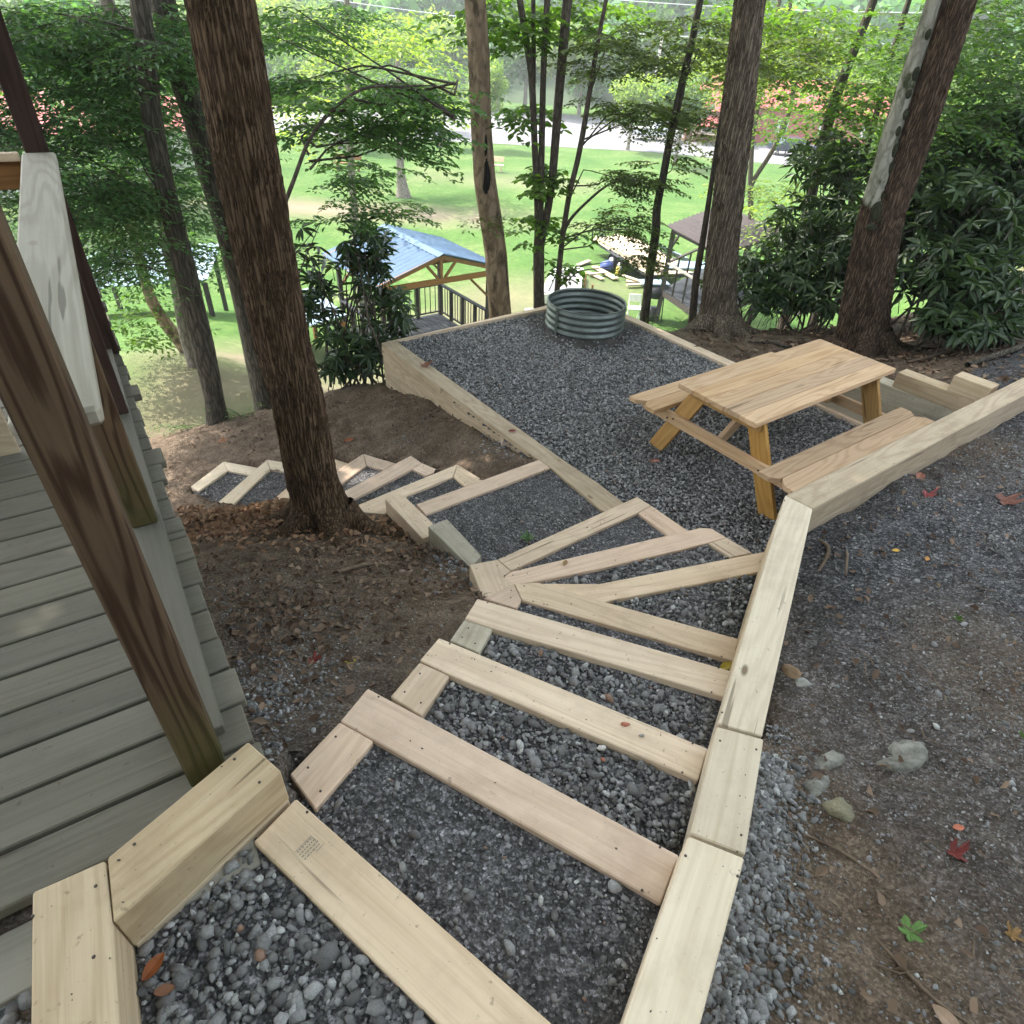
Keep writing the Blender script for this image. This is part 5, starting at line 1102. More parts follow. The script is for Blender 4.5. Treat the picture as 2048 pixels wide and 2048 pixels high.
# red chips lying on the fourth timber
CH = simple('red_stone_chip', (.42, .16, .10), (.3, .1, .07), 14, .8)
def chip(x_, y_, z_, s, m_, label, name='stone_chip'):
    V = ICO_V * [s, s * .6, s * .4] * (1 + rng.normal(size=(12, 1)) * .2) + [x_, y_, z_ + s * .3]
    return tag(mesh_obj(name, V, ICO_F, m_), label, 'stone')
chip(.439, 1.307, lv(3), .018, CH, 'red stone chip lying on a pale step timber')
chip(.492, 1.268, lv(3), .012, simple('grey_pebble', (.30, .28, .26)), 'small grey pebble beside the red chip on the step timber')
chip(.352, 1.215, lv(3) - .01, .019, simple('white_pebble', (.55, .52, .50)), 'whitish pebble at the edge of the step timber with the red chip')
chip(.36, 1.185, lv(3) - .03, .017, CH, 'red chip in the gravel just below the whitish pebble')

# individual fallen leaves
def fallen(x_, y_, z_, L, col, label, yaw=0.0, lobed=False, curl=.25):
    m_ = simple('fallen_leaf_' + label.split()[0], col, tuple(q * .6 for q in col), 30, .7)
    if lobed:
        a = np.linspace(0, 2 * np.pi, 41)[:-1]; rad = L * .40 * (.42 + .58 * np.abs(np.cos(2.5 * a + .3 * np.sin(a))) ** 1.2) * (1 + .35 * np.cos(a)) * rng.uniform(.86, 1.12, 40)
        V = [(0, 0, 0)] + [(q * math.cos(t), q * math.sin(t), curl * L * (q / L) ** 2 * 2.5 * (1 + .8 * math.sin(2 * t + L * 90)) + random.uniform(-.003, .003)) for q, t in zip(rad, a)]; F = [(0, 1 + i, 1 + (i + 1) % 40) for i in range(40)]
    else:
        V = []; F = []
        for i in range(7):
            t = i / 6; w = L * .28 * math.sin(math.pi * min(1, t * .92 + .05)) ** .8
            V += [(L * (t - .5), -w, curl * w + .12 * L * (t - .5) ** 2), (L * (t - .5), 0, 0), (L * (t - .5), w, curl * w + .12 * L * (t - .5) ** 2)]
        for i in range(6): F += [(3 * i, 3 * i + 1, 3 * i + 4, 3 * i + 3), (3 * i + 1, 3 * i + 2, 3 * i + 5, 3 * i + 4)]
    c0, s0 = math.cos(yaw), math.sin(yaw); V = [(a * c0 - b2 * s0 + x_, a * s0 + b2 * c0 + y_, c_ + z_ + .008) for a, b2, c_ in V]
    o = mesh_obj('fallen_leaf', V, F, m_, smooth=False); md = o.modifiers.new('thick', 'SOLIDIFY'); md.thickness = .0012
    return tag(o, label, 'leaf')
fallen(-.700, .449, lv(1), .055, (.30, .085, .02), 'orange leaf on the dark gravel beside the nearest post timber', 1.2)
fallen(-.658, .410, lv(1), .04, (.24, .11, .06), 'crumpled brown leaf beside the orange one by the nearest timber', .3)
fallen(.99, 1.83, lv(5) - .01, .075, (.45, .34, .03), 'yellow leaf caught between two step timbers at the side wall', .5)
fallen(1.085, .668, g1(1.085, .668), .085, (.13, .25, .06), 'bright green lobed leaf on the dirt slope', .4, True)
fallen(1.309, .874, g1(1.309, .874), .07, (.22, .04, .035), 'crumpled red leaf on the dirt at the lower right', .4, True, .6)
fallen(1.366, .956, g1(1.366, .956), .035, (.55, .17, .09), 'small orange leaf above the crumpled red one', .1)
fallen(-.762, 1.613, g1(-.762, 1.613), .075, (.22, .04, .03), 'dark red leaf on the litter below the deck', .4, True)
fallen(-.614, 1.617, g1(-.614, 1.617), .05, (.50, .42, .05), 'yellow leaf on the litter left of the upper steps', .2)
fallen(-.98, 5.93, .0, .16, (.22, .075, .035), 'rusty leaf lying on the left pad wall timber', .3, True)
fallen(-.04, 4.72, .0, .07, (.20, .03, .02), 'dark red leaf on the pad wall timber above the landing', .3)
fallen(-1.634, 5.25, g1(-1.634, 5.25), .11, (.30, .09, .03), 'rust coloured leaf on the dirt beside the big brown tree', .6)
fallen(-3.2, 5.75, g1(-3.2, 5.75), .14, (.33, .13, .05), 'rusty leaf alone on the bare bank', .3, True)
fallen(1.15, 4.42, -.03, .09, (.42, .16, .12), 'reddish leaf on the gravel before the picnic table', .4)
fallen(2.516, 3.33, g1(2.516, 3.33), .10, (.33, .12, .07), 'brown leaf standing on the gravelly slope by the outer wall', .9)
fallen(2.41, 3.07, g1(2.41, 3.07), .10, (.34, .07, .07), 'pinkish red leaf on the gravelly slope right of the wall', .2, True, .5)
fallen(2.808, 3.01, g1(2.808, 3.01), .17, (.20, .075, .05), 'large brown oak leaf on the slope at the right edge', .2, True, .4)
fallen(1.989, 2.53, g1(1.989, 2.53), .045, (.62, .36, .05), 'small yellow leaf on the dark soil', .2)
fallen(2.10, 2.45, g1(2.10, 2.45), .04, (.55, .25, .06), 'small orange leaf right of the small yellow one', .9)
fallen(.328, 2.747, lv(7), .05, (.32, .19, .07), 'curled tan leaf resting on a fan step timber', 1.3)
fallen(1.32, .66, g1(1.32, .66), .055, (.30, .17, .06), 'golden brown leaf near the right edge of the slope', .5, True)
fallen(1.06, .475, g1(1.06, .475), .07, (.36, .24, .16), 'pale brown leaf at the bottom of the slope', 2.2)

# ------------------------------------------------------------------ gazebo with the blue metal roof
def metal_roof(name, c):
    m, nt, b = mat(name); v = coords(nt, (1, 1, 1)); nt.links.new(ramp(nt, noise(nt, v, 3, 4, .6), [(.3, tuple(q * .8 for q in c)), (.7, c)]), b.inputs['Base Color'])
    b.inputs['Metallic'].default_value = 0; b.inputs['Roughness'].default_value = .65; b.inputs['Specular IOR Level'].default_value = .25; return m
BLUE = metal_roof('blue_grey_metal', (.10, .165, .26)); BRN = metal_roof('brown_metal', (.045, .033, .033))
def ribbed(name, p00, p10, p11, p01, nribs, depth, material, parent, thick=.02):
    """corrugated sheet; ribs run from p00-p10 edge to p01-p11 edge"""
    A = [Vector(q) for q in (p00, p10, p11, p01)]; nrm = (A[1] - A[0]).cross(A[3] - A[0]).normalized()
    if nrm.z < 0: nrm = -nrm
    V, F = [], []; m_ = nribs * 4
    for i in range(m_ + 1):
        t = i / m_; h = depth * (1 if i % 4 == 0 else .55 if i % 4 in (1, 3) else 0)
        for s in (0, 1):
            a = (A[0].lerp(A[1], t)) if s == 0 else (A[3].lerp(A[2], t)); V.append(a + nrm * h)
    for i in range(m_): F.append((2 * i, 2 * i + 2, 2 * i + 3, 2 * i + 1))
    o = mesh_obj(name, V, F, material, parent); md = o.modifiers.new('t', 'SOLIDIFY'); md.thickness = thick; return o
yw = .655; ga = Vector((math.cos(yw), math.sin(yw), 0)); gb = Vector((-ga.y, ga.x, 0)); gc = Vector((-3.07, 17.34, 0)); ZE = -2.27; HW = 1.88; HL = 1.62; RS = .56
def gp(s, t, z): return gc + ga * s + gb * t + Vector((0, 0, z))
gz = thing('gazebo', tuple(gp(0, 0, -4.4)), 'open gazebo with a blue grey ribbed metal gable roof', 'gazebo')
ribbed('roof_sheet', gp(0, -HL, ZE + RS), gp(0, HL, ZE + RS), gp(HW, HL, ZE), gp(HW, -HL, ZE), 15, .05, BLUE, gz)
ribbed('roof_sheet', gp(0, -HL, ZE + RS), gp(0, HL, ZE + RS), gp(-HW, HL, ZE), gp(-HW, -HL, ZE), 15, .05, BLUE, gz)
ridge = mesh_obj('ridge_cap', [gp(-.16, -HL - .02, ZE + RS), gp(0, -HL - .02, ZE + RS + .06), gp(.16, -HL - .02, ZE + RS), gp(-.16, HL, ZE + RS), gp(0, HL, ZE + RS + .06), gp(.16, HL, ZE + RS)], [(0, 1, 4, 3), (1, 2, 5, 4)], BLUE, gz); ridge.modifiers.new('t', 'SOLIDIFY').thickness = .01
for t in (-HL + .1, 0, HL - .1):
    plank('tie_beam', gp(-HW + .1, t, ZE - .07), gp(HW - .1, t, ZE - .07), .05, .14, WOOD_GAZ, gz)
    for s in (-1, 1):
        plank('rafter', gp(s * (HW - .02), t, ZE - .03), gp(0, t, ZE + RS - .05), .05, .10, WOOD_GAZ, gz)
        plank('truss_web', gp(s * .10, t, ZE - .0), gp(s * .45, t, ZE + RS * .70), .045, .07, WOOD_GAZ, gz)
    plank('king_post', gp(0, t, ZE - .0), gp(0, t, ZE + RS - .1), .07, .07, WOOD_GAZ, gz, up=gb)
FZ = ZE - 2.12
for s in (-1, 1):
    for t in (-1, 1):
        plank('post', gp(s * (HW - .3), t * (HL - .3), -5.3), gp(s * (HW - .3), t * (HL - .3), ZE - .12), .11, .11, WOOD_DARK, gz, up=gb)
        plank('knee_brace', gp(s * (HW - .32), t * (HL - .3), ZE - .75), gp(s * (HW - .95), t * (HL - .3), ZE - .15), .05, .09, WOOD_GAZ, gz, up=gb)
for i in range(22):
    s = -HW + .3 + (i + .5) * (2 * HW - .6) / 22; plank('floor_board', gp(s, -HL + .2, FZ), gp(s, HL - .2, FZ), (2 * HW - .6) / 22 - .008, .04, WOOD_FLOOR, gz, bev=0)
plank('floor_beam', gp(-HW + .3, -HL + .25, FZ - .1), gp(HW - .3, -HL + .25, FZ - .1), .05, .16, WOOD_DARK, gz)
for a, b2 in ((gp(HW - .3, -HL + .3, 0), gp(HW - .3, HL - .3, 0)), (gp(HW - .3, HL - .3, 0), gp(-HW + .3, HL - .3, 0)), (gp(-HW + .3, HL - .3, 0), gp(-HW + .3, -HL + .3, 0))):
    plank('rail', a + Vector((0, 0, FZ + .95)), b2 + Vector((0, 0, FZ + .95)), .12, .04, WOOD_FLOOR, gz); plank('rail', a + Vector((0, 0, FZ + .12)), b2 + Vector((0, 0, FZ + .12)), .05, .04, WOOD_DARK, gz)
    for i in range(1, 4): q = a.lerp(b2, i / 4); plank('rail_post', q + Vector((0, 0, FZ)), q + Vector((0, 0, FZ + .94)), .09, .09, WOOD_DARK, gz)
    for i in range(1, 18): q = a.lerp(b2, i / 18); plank('baluster', q + Vector((0, 0, FZ + .12)), q + Vector((0, 0, FZ + .94)), .02, .02, WOOD_DARK, gz, bev=0)
# low lean-to roof left of it
lr = thing('lean_to', tuple(gp(-3.3, -.2, -5.2)), 'low lean-to roof of white blue metal left of the gazebo', 'shelter')
WB = metal_roof('white_blue_metal', (.22, .30, .38))
ribbed('roof_sheet', gp(-4.3, -1.3, -3.1), gp(-4.3, 1.0, -3.1), gp(-2.5, 1.0, -2.9), gp(-2.5, -1.3, -2.9), 8, .03, WB, lr)
for s, t in ((-4.2, -1.2), (-2.6, -1.2), (-4.2, .9), (-2.6, .9)): plank('post', gp(s, t, -5.3), gp(s, t, -3.05), .1, .1, WOOD_GAZ, lr, up=gb)
# small brown roofed shelter on the right
sh = thing('shelter', (6.2, 22.0, -5.2), 'small raised shelter with a brown corrugated roof behind the furrowed tree', 'shelter')
Lq, Tq, Rq, Bq = Vector((4.42, 22.1, -2.02)), Vector((7.05, 25.8, -1.98)), Vector((8.25, 22.0, -2.0)), Vector((5.5, 19.05, -2.05))
ribbed('roof_sheet', Tq, Lq, Bq, Rq, 13, .05, BRN, sh, .03)
cc = (Lq + Tq + Rq + Bq) / 4; SF = -4.05
cor = [q.lerp(cc, .16) for q in (Lq, Tq, Rq, Bq)]; cor = [Vector((q.x, q.y, 0)) for q in cor]
for q in cor: plank('post', q + Vector((0, 0, -5.4)), q + Vector((0, 0, -2.06)), .15, .15, WOOD_DARK, sh)
for i in range(4):
    a, b2 = cor[i], cor[(i + 1) % 4]
    plank('roof_beam', a + Vector((0, 0, -2.14)), b2 + Vector((0, 0, -2.14)), .06, .12, WOOD_DARK, sh)
    plank('rim_board', a + Vector((0, 0, SF - .1)), b2 + Vector((0, 0, SF - .1)), .05, .2, WOOD_DARK, sh)
    plank('knee_brace', a + Vector((0, 0, -2.7)), a.lerp(b2, .2) + Vector((0, 0, -2.2)), .06, .08, WOOD_DARK, sh)
    if i != 9:
        plank('rail', a + Vector((0, 0, SF + .9)), b2 + Vector((0, 0, SF + .9)), .10, .05, WOOD_STEP if i == 3 else WOOD_DARK, sh)
        for j in range(1, 4): q = a.lerp(b2, j / 4); plank('rail_post', q + Vector((0, 0, SF)), q + Vector((0, 0, SF + .9)), .06, .06, WOOD_DARK, sh)
for j in range(16):
    t0, t1 = j / 16, (j + 1) / 16; tm = (t0 + t1) / 2
    a = cor[0].lerp(cor[3], tm); b2 = cor[1].lerp(cor[2], tm); plank('floor_board', a + Vector((0, 0, SF)), b2 + Vector((0, 0, SF)), (cor[3] - cor[0]).length / 16 - .01, .04, WOOD_FLOOR, sh, bev=0)

# ------------------------------------------------------------------ trailer with lumber, lumber on the grass
LUM = wood('bright_lumber', (.50, .42, .31), (.5, .38, .25), ring=.2, speck=.1)
tr = thing('flatbed_trailer', (4.8, 28.3, -5.2), 'tandem axle flatbed trailer loaded with pale lumber on the grass', 'trailer')
ta_ = Vector((.353, -.936, 0)).normalized(); tb_ = Vector((.936, .353, 0)).normalized(); tc0 = Vector((4.8, 28.3, 0))
def tpnt(a, b2, z): return tc0 + ta_ * a + tb_ * b2 + Vector((0, 0, z))
BLK = simple('black_steel', (.03, .03, .035), rough=.5, metal=.5); TYR = simple('tyre_rubber', (.02, .02, .02), rough=.8); RIM = simple('silver_rim', (.5, .5, .52), rough=.4, metal=.7)
plank('bed', tpnt(-2.9, 0, -4.62), tpnt(2.7, 0, -4.62), 2.0, .10, BLK, tr)
for i in range(10): plank('deck_plank', tpnt(-2.85, -.9 + i * .2, -4.555), tpnt(2.65, -.9 + i * .2, -4.555), .19, .03, LUM, tr, bev=0)
for a in (-.35, .45):
    for b2 in (-1.08, 1.08):
        c_ = tpnt(a, b2, -4.88); V, F = tube([[*(c_ - tb_ * .11), .30], [*(c_ - tb_ * .09), .34], [*(c_ + tb_ * .09), .34], [*(c_ + tb_ * .11), .30]], 24); o = mesh_obj('wheel', V, F, TYR, tr, smooth=True)
        V, F = tube([[*(c_ - tb_ * .115), .02], [*(c_ - tb_ * .10), .19], [*(c_ + tb_ * .10), .19], [*(c_ + tb_ * .115), .02]], 18); mesh_obj('rim', V, F, RIM, o)
for s in (-1, 1): plank('fender', tpnt(-.85, s * 1.1, -4.52), tpnt(.95, s * 1.1, -4.52), .24, .03, BLK, tr)
for s in (-1, 1): plank('headboard_post', tpnt(-2.88, s * .95, -4.55), tpnt(-2.88, s * .95, -4.2), .05, .05, BLK, tr)
plank('headboard_rail', tpnt(-2.88, -.95, -4.2), tpnt(-2.88, .95, -4.2), .05, .05, BLK, tr)
plank('tongue', tpnt(-2.9, 0, -4.65), tpnt(-4.0, 0, -4.7), .1, .1, BLK, tr)
for i in range(14):
    b2 = -.85 + (i % 7) * .26 + random.uniform(-.03, .03); l0 = -2.8 + random.uniform(0, .8); l1_ = l0 + random.uniform(3.6, 5.0); zz = -4.50 + (i // 7) * .085
    a = tpnt(l0, b2, zz); b3 = tpnt(min(l1_, 2.6), b2 + random.uniform(-.08, .08), zz)
    tag(plank('lumber_board', a, b3, random.choice((.14, .19, .24)), .075, LUM, None), 'pale board in the lumber stack lying along the flatbed trailer', 'board', 'boards stacked on the trailer')
for (x0, y0, x1, y1, w, z_, lab) in [(2.9, 28.2, 3.7, 26.6, .28, -5.1, 'longest pale board leaning beside the trailer wheels'), (2.55, 27.4, 3.15, 26.5, .2, -5.12, 'short offcut board left of the trailer'), (2.6, 26.9, 3.4, 27.3, .15, -5.06, 'narrow offcut lying across the scrap by the trailer'), (2.2, 28.3, 2.75, 29.1, .2, -5.12, 'greyish scrap board lying far left of the trailer'),
     (4.1, 26.5, 5.6, 26.3, .2, -5.13, 'long reddish board on the grass behind the trailer'), (4.05, 25.8, 5.2, 26.2, .18, -5.08, 'pale board nearest the pad in the loose lumber pile'), (4.0, 26.9, 5.0, 25.9, .16, -5.03, 'board laid diagonally over the loose lumber pile'), (6.0, 29.6, 6.5, 28.2, .22, -5.12, 'thin board sticking out right of the trailer end'), (5.2, 26.7, 7.4, 28.4, .14, -5.13, 'very long thin board on the grass before the brown shelter')]:
    tag(plank('lumber_board', (x0, y0, z_), (x1, y1, z_), w, .05, LUM if 'reddish' not in lab else WOOD_PINK, None), lab, 'board')
bc_ = simple('blue_plastic', (.06, .10, .33), rough=.5)
bg_ = thing('blue_bundle', (3.46, 28.0, -5.2), 'blue tarp bundle beside the trailer wheels', 'tarp'); V = ICO_V * [.35, .28, .22] * (1 + rng.normal(size=(12, 1)) * .2) + [3.46, 28.0, -5.0]; mesh_obj('tarp_folds', V, ICO_F, bc_, bg_)
V, F = tube([[3.9, 27.5, -5.2, .14], [3.9, 27.5, -4.88, .14], [3.9, 27.5, -4.86, .10], [3.9, 27.5, -4.82, .10], [3.9, 27.5, -4.815, .01]], 16); tag(mesh_obj('bucket', V, F, simple('yellow_plastic', (.5, .42, .06), rough=.5), smooth=False), 'yellow bucket standing at the trailer corner', 'bucket')
box_b = thing('sheet_panel', (6.6, 29.6, -5.2), 'pale blue sheet leaning on the far side of the trailer', 'panel'); plank('panel_sheet', (6.1, 30.6, -4.75), (7.1, 28.4, -4.75), .7, .04, WB, box_b, up=(.5, .3, .8))
# white planter frame with gravel
pf = thing('planter_bed', (1.5, 25.0, -5.2), 'white framed raised bed with grey fill seen behind the fire ring', 'raised bed')
WH = simple('white_paint', (.72, .72, .68), rough=.6)
for a, b2 in (((.65, 23.2), (1.95, 23.8)), ((1.95, 23.8), (2.2, 26.7)), ((2.2, 26.7), (1.1, 26.2)), ((1.1, 26.2), (.65, 23.2))): plank('side_board', (*a, -4.95), (*b2, -4.95), .22, .35, WH, pf)
V = [(.75, 23.3, -4.85), (1.88, 23.85, -4.85), (2.1, 26.6, -4.85), (1.2, 26.1, -4.85)]; mesh_obj('fill', V, [(0, 1, 2, 3)], simple('grey_fill', (.22, .21, .23), (.15, .14, .15), 8, .9), pf)
for i, (x_, y_) in enumerate(((1.3, 24.8), (2.25, 24.6), (2.5, 24.0))): plank('stake', (x_, y_, -5.2), (x_, y_, -4.2 - .2 * i), .07, .07, WOOD_GAZ, pf)
bx_ = thing('storage_box', (.35, 20.6, -5.2), 'white box with dark openings left of the raised bed', 'box'); box('body', (.35, 20.6, -4.85), (.6, .5, .65), WH, bx_, .2); box('opening', (.28, 20.34, -4.9), (.18, .03, .35), BLK, bx_, .2)
# grill
gl_ = thing('grill', (4.55, 22.4, -5.2), 'charcoal grill with a pale blue shelf right of the fire ring', 'grill')
gx, gy = 4.55, 22.4
V, F = tube([[gx, gy, -4.42, .12], [gx, gy, -4.38, .34], [gx, gy, -4.2, .40], [gx, gy, -4.18, .40], [gx, gy, -4.02, .34], [gx, gy, -3.95, .10], [gx, gy, -3.945, .01]], 24); mesh_obj('bowl', V, F, BLK, gl_, smooth=True)
box('shelf', (gx - .1, gy + .05, -3.92), (1.0, .55, .04), WB, gl_, .15)
for dx, dy in ((-.35, -.25), (.35, -.25), (.35, .25), (-.35, .25)): plank('leg', (gx + dx, gy + dy, -5.2), (gx + dx * .8, gy + dy * .8, -4.2), .03, .03, BLK, gl_)
V, F = tube([[gx, gy - .1, -5.15, .2], [gx, gy - .1, -4.75, .22], [gx, gy - .1, -4.74, .02]], 16); mesh_obj('gas_bottle', V, F, BLK, gl_, smooth=True)
wc_ = thing('folding_chair', (3.85, 22.1, -5.2), 'white folding chair standing left of the grill', 'chair')
for s in (-.2, .2):
    plank('leg', (3.85 + s, 21.9, -5.2), (3.85 + s, 22.25, -4.3), .05, .03, WH, wc_, up=(1, 0, 0)); plank('leg', (3.85 + s, 22.3, -5.2), (3.85 + s, 21.9, -4.6), .05, .03, WH, wc_, up=(1, 0, 0))
plank('seat', (3.65, 22.05, -4.72), (4.05, 22.05, -4.72), .38, .04, WH, wc_); plank('backrest', (3.65, 22.23, -4.42), (4.05, 22.23, -4.42), .04, .25, WH, wc_)
# table beyond the small shelter
tt_ = thing('garden_table', (6.6, 27.0, -5.2), 'pale blue topped table seen through the small shelter', 'table'); box('tabletop', (6.2, 26.8, -4.45), (2.6, 1.0, .05), WB, tt_, .1)
for dx in (-1.1, 1.1):
    for dy in (-.4, .4): plank('leg', (6.2 + dx, 26.8 + dy, -5.2), (6.2 + dx, 26.8 + dy, -4.47), .06, .06, BLK, tt_)
# benches far across the lawn
for x_, y_, lab in ((-3.0, 50.5, 'low tan bench on the lawn straight across from the fire ring'), (-12.5, 47.5, 'dark low bench on the lawn left of the lone tree')):
    bt = thing('bench', (x_, y_, -5.2), lab, 'bench'); M_ = WOOD_PINK if 'tan' in lab else WOOD_GAZ
    plank('seat', (x_ - .9, y_, -4.75), (x_ + .9, y_, -4.75), .4, .07, M_, bt); plank('backrest', (x_ - .9, y_ + .22, -4.4), (x_ + .9, y_ + .22, -4.4), .05, .3, M_, bt)
    for s in (-.7, .7): plank('leg', (x_ + s, y_, -5.2), (x_ + s, y_, -4.78), .4, .08, M_, bt, up=(1, 0, 0))
# pale tarp covered structure left, beyond the deck
tp_ = thing('carport', (-8.8, 17.5, -5.2), 'pale blue metal carport roof seen below the left trees', 'carport')
ribbed('roof_sheet', (-11.6, 15.2, -2.9), (-8.2, 16.2, -2.7), (-9.2, 19.6, -2.7), (-12.6, 18.6, -2.9), 12, .03, WB, tp_)
for q in ((-11.4, 15.5), (-8.4, 16.4), (-9.4, 19.3), (-12.2, 18.4)): plank('post', (*q, -5.3), (*q, -2.85), .1, .1, WOOD_DARK, tp_)

# ------------------------------------------------------------------ road, far buildings, vehicles
ASPH = simple('pale_asphalt', (.20, .195, .21), (.14, .137, .145), 1.2, .9)
V, F = [], []
rx = np.linspace(-110, 120, 60)
for i, x_ in enumerate(rx):
    w0 = 63 + 2.5 * math.sin(x_ * .05 + 1) + .0012 * x_ * x_ - (3.0 if x_ > 12 else 0) * min(1, (x_ - 12) / 8) if x_ > 12 else 63 + 2.5 * math.sin(x_ * .05 + 1) + .0012 * x_ * x_
    w1 = w0 + 22 + (8 if -8 < x_ < 10 else 0) - (9 if x_ > 16 else 0)
    V += [(x_, w0, LAWN_Z + .02), (x_, w1, LAWN_Z + .02)]
for i in range(len(rx) - 1): F.append((2 * i, 2 * i + 2, 2 * i + 3, 2 * i + 1))
tag(mesh_obj('road', V, F, ASPH), kind='structure')
RED = metal_roof('red_metal_roof', (.42, .10, .10)); REDW = simple('red_painted_siding', (.42, .09, .10), (.33, .07, .08), 3, .7); BRW = simple('brown_log_wall', (.25, .11, .06), (.15, .07, .04), 4, .8)
GLZ = simple('dark_window_glass', (.03, .035, .04), rough=.15)
def barn(c, w, d, h, rise, yaw, label, wallm, porch=False):
    t = thing('building', (c[0], c[1], LAWN_Z), label, 'building'); ca, sa = math.cos(yaw), math.sin(yaw)
    def q(x_, y_, z_): return Vector((c[0] + x_ * ca - y_ * sa, c[1] + x_ * sa + y_ * ca, LAWN_Z + z_))
    V = [q(-w/2, -d/2, 0), q(w/2, -d/2, 0), q(w/2, d/2, 0), q(-w/2, d/2, 0), q(-w/2, -d/2, h), q(w/2, -d/2, h), q(w/2, d/2, h), q(-w/2, d/2, h), q(-w/2, 0, h + rise), q(w/2, 0, h + rise)]
    mesh_obj('walls', V, [(0, 1, 5, 4), (1, 2, 6, 9, 5), (2, 3, 7, 6), (3, 0, 4, 8, 7)], wallm, t)
    o = .5
    for s in (-1, 1): ribbed('roof', q(-w/2 - o, 0, h + rise + .05), q(w/2 + o, 0, h + rise + .05), q(w/2 + o, s * (d/2 + o), h - o * rise / (d/2) + .05), q(-w/2 - o, s * (d/2 + o), h - o * rise / (d/2) + .05), int(w * 1.5), .05, RED, t)
    for i in range(max(2, int(w / 4))):
        x_ = -w/2 + (i + .7) * w / max(2, int(w / 4)) - .6
        f_ = plank('window', q(x_, -d/2 - .04, h * .5), q(x_ + 1.1, -d/2 - .04, h * .5), .08, 1.2, WH, t, bev=0); plank('pane', q(x_ + .1, -d/2 - .09, h * .5), q(x_ + 1.0, -d/2 - .09, h * .5), .03, 1.0, GLZ, f_, bev=0)
    if porch:
        ribbed('porch_roof', q(-w/2 + .2, -d/2, h - .6), q(w/2 - .2, -d/2, h - .6), q(w/2 - .2, -d/2 - 2.6, h - 1.4), q(-w/2 + .2, -d/2 - 2.6, h - 1.4), int(w * 1.5), .04, RED, t)
        for i in range(int(w / 2.5) + 1): x_ = -w/2 + .4 + i * (w - .8) / int(w / 2.5); plank('porch_post', q(x_, -d/2 - 2.4, 0), q(x_, -d/2 - 2.4, h - 1.45), .15, .15, WOOD_NEW, t, bev=0)
        plank('porch_rail', q(-w/2 + .4, -d/2 - 2.4, 1.0), q(w/2 - .4, -d/2 - 2.4, 1.0), .08, .12, WOOD_NEW, t, bev=0)
    return t
barn((27.5, 82), 17, 9, 3.3, 2.2, -.10, 'long building with a red metal roof across the road on the right', REDW)
barn((18.5, 78.5), 6, 7, 3.0, 1.9, -.05, 'brown cabin with a red porch roof across the road', BRW, True)
barn((24.5, 112), 9, 8, 5.5, 2.0, 0, 'small red roofed house higher up behind the long building', BRW)
barn((-27, 38), 11, 7, 3.0, 1.4, .45, 'red roofed building behind the left trees', WH)
barn((-21.5, 45), 5, 5, 2.6, 1.2, .2, 'small red roofed hut beside the left building', WH)
# green hoop on the cabin wall
hp = [[15.3 + .3 * math.cos(a), 76.0, -2.6 + 1.0 * math.sin(a), .16] for a in np.linspace(0, 6.283, 24)]
V, F = tube(hp, 8); tag(mesh_obj('green_kayak', V, F, simple('turquoise_plastic', (.05, .42, .36), rough=.5), smooth=True), 'turquoise ring shaped float hanging beside the brown cabin', 'float')
def vehicle(c, yaw, body, label, pickup):
    t = thing('pickup_truck' if pickup else 'parked_car', (*c, LAWN_Z), label, 'truck' if pickup else 'car'); ca, sa = math.cos(yaw), math.sin(yaw)
    def q(x_, y_, z_): return (c[0] + x_ * ca - y_ * sa, c[1] + x_ * sa + y_ * ca, LAWN_Z + z_)
    prof = [(-2.6, .45), (-2.6, 1.05), (-.6, 1.08), (-.45, 1.75), (.75, 1.78), (1.3, 1.12), (2.5, .98), (2.6, .45)] if pickup else [(-2.2, .4), (-2.25, .95), (-1.7, 1.05), (-1.1, 1.45), (.5, 1.48), (1.1, 1.02), (2.15, .85), (2.25, .4)]
    n_ = len(prof); V = [q(x_, s * (.92 if z_ < 1.2 else .76), z_) for s in (-1, 1) for x_, z_ in prof]; F = [list(range(n_))[::-1], list(range(n_, 2 * n_))] + [[i, (i + 1) % n_, n_ + (i + 1) % n_, n_ + i] for i in range(n_)]
    bevel(mesh_obj('body', V, F, body, t), .06, 2)
    for s in (-1, 1):
        V = [q(-.38 if pickup else -1.0, s * .86, 1.14), q(1.1 if pickup else .9, s * .86, 1.14), q(.68 if pickup else .45, s * .80, 1.68 if pickup else 1.40), q(-.32 if pickup else -.85, s * .80, 1.68 if pickup else 1.40)]
        o = mesh_obj('side_window', V, [(0, 1, 2, 3)], GLZ, t); o.modifiers.new('t', 'SOLIDIFY').thickness = .05
        for x_ in (-1.6 if pickup else -1.4, 1.65 if pickup else 1.4):
            a, b2 = q(x_, s * .98, .36), q(x_, s * .74, .36); V, F = tube([[*a, .24], [*a, .36], [*b2, .36], [*b2, .2]], 20); mesh_obj('wheel', V, F, TYR, t)
    for y_ in (-.65, .65): box('headlight', q(2.58 if pickup else 2.2, y_, .78), (.08, .3, .16), RIM, t, yaw)
vehicle((12.3, 74.5), .05, simple('white_car_paint', (.75, .76, .78), rough=.3), 'white pickup truck parked on the far side of the road', True)
vehicle((24.6, 69.5), .1, simple('dark_blue_car_paint', (.02, .03, .06), rough=.25), 'dark car parked in front of the long red building', False)
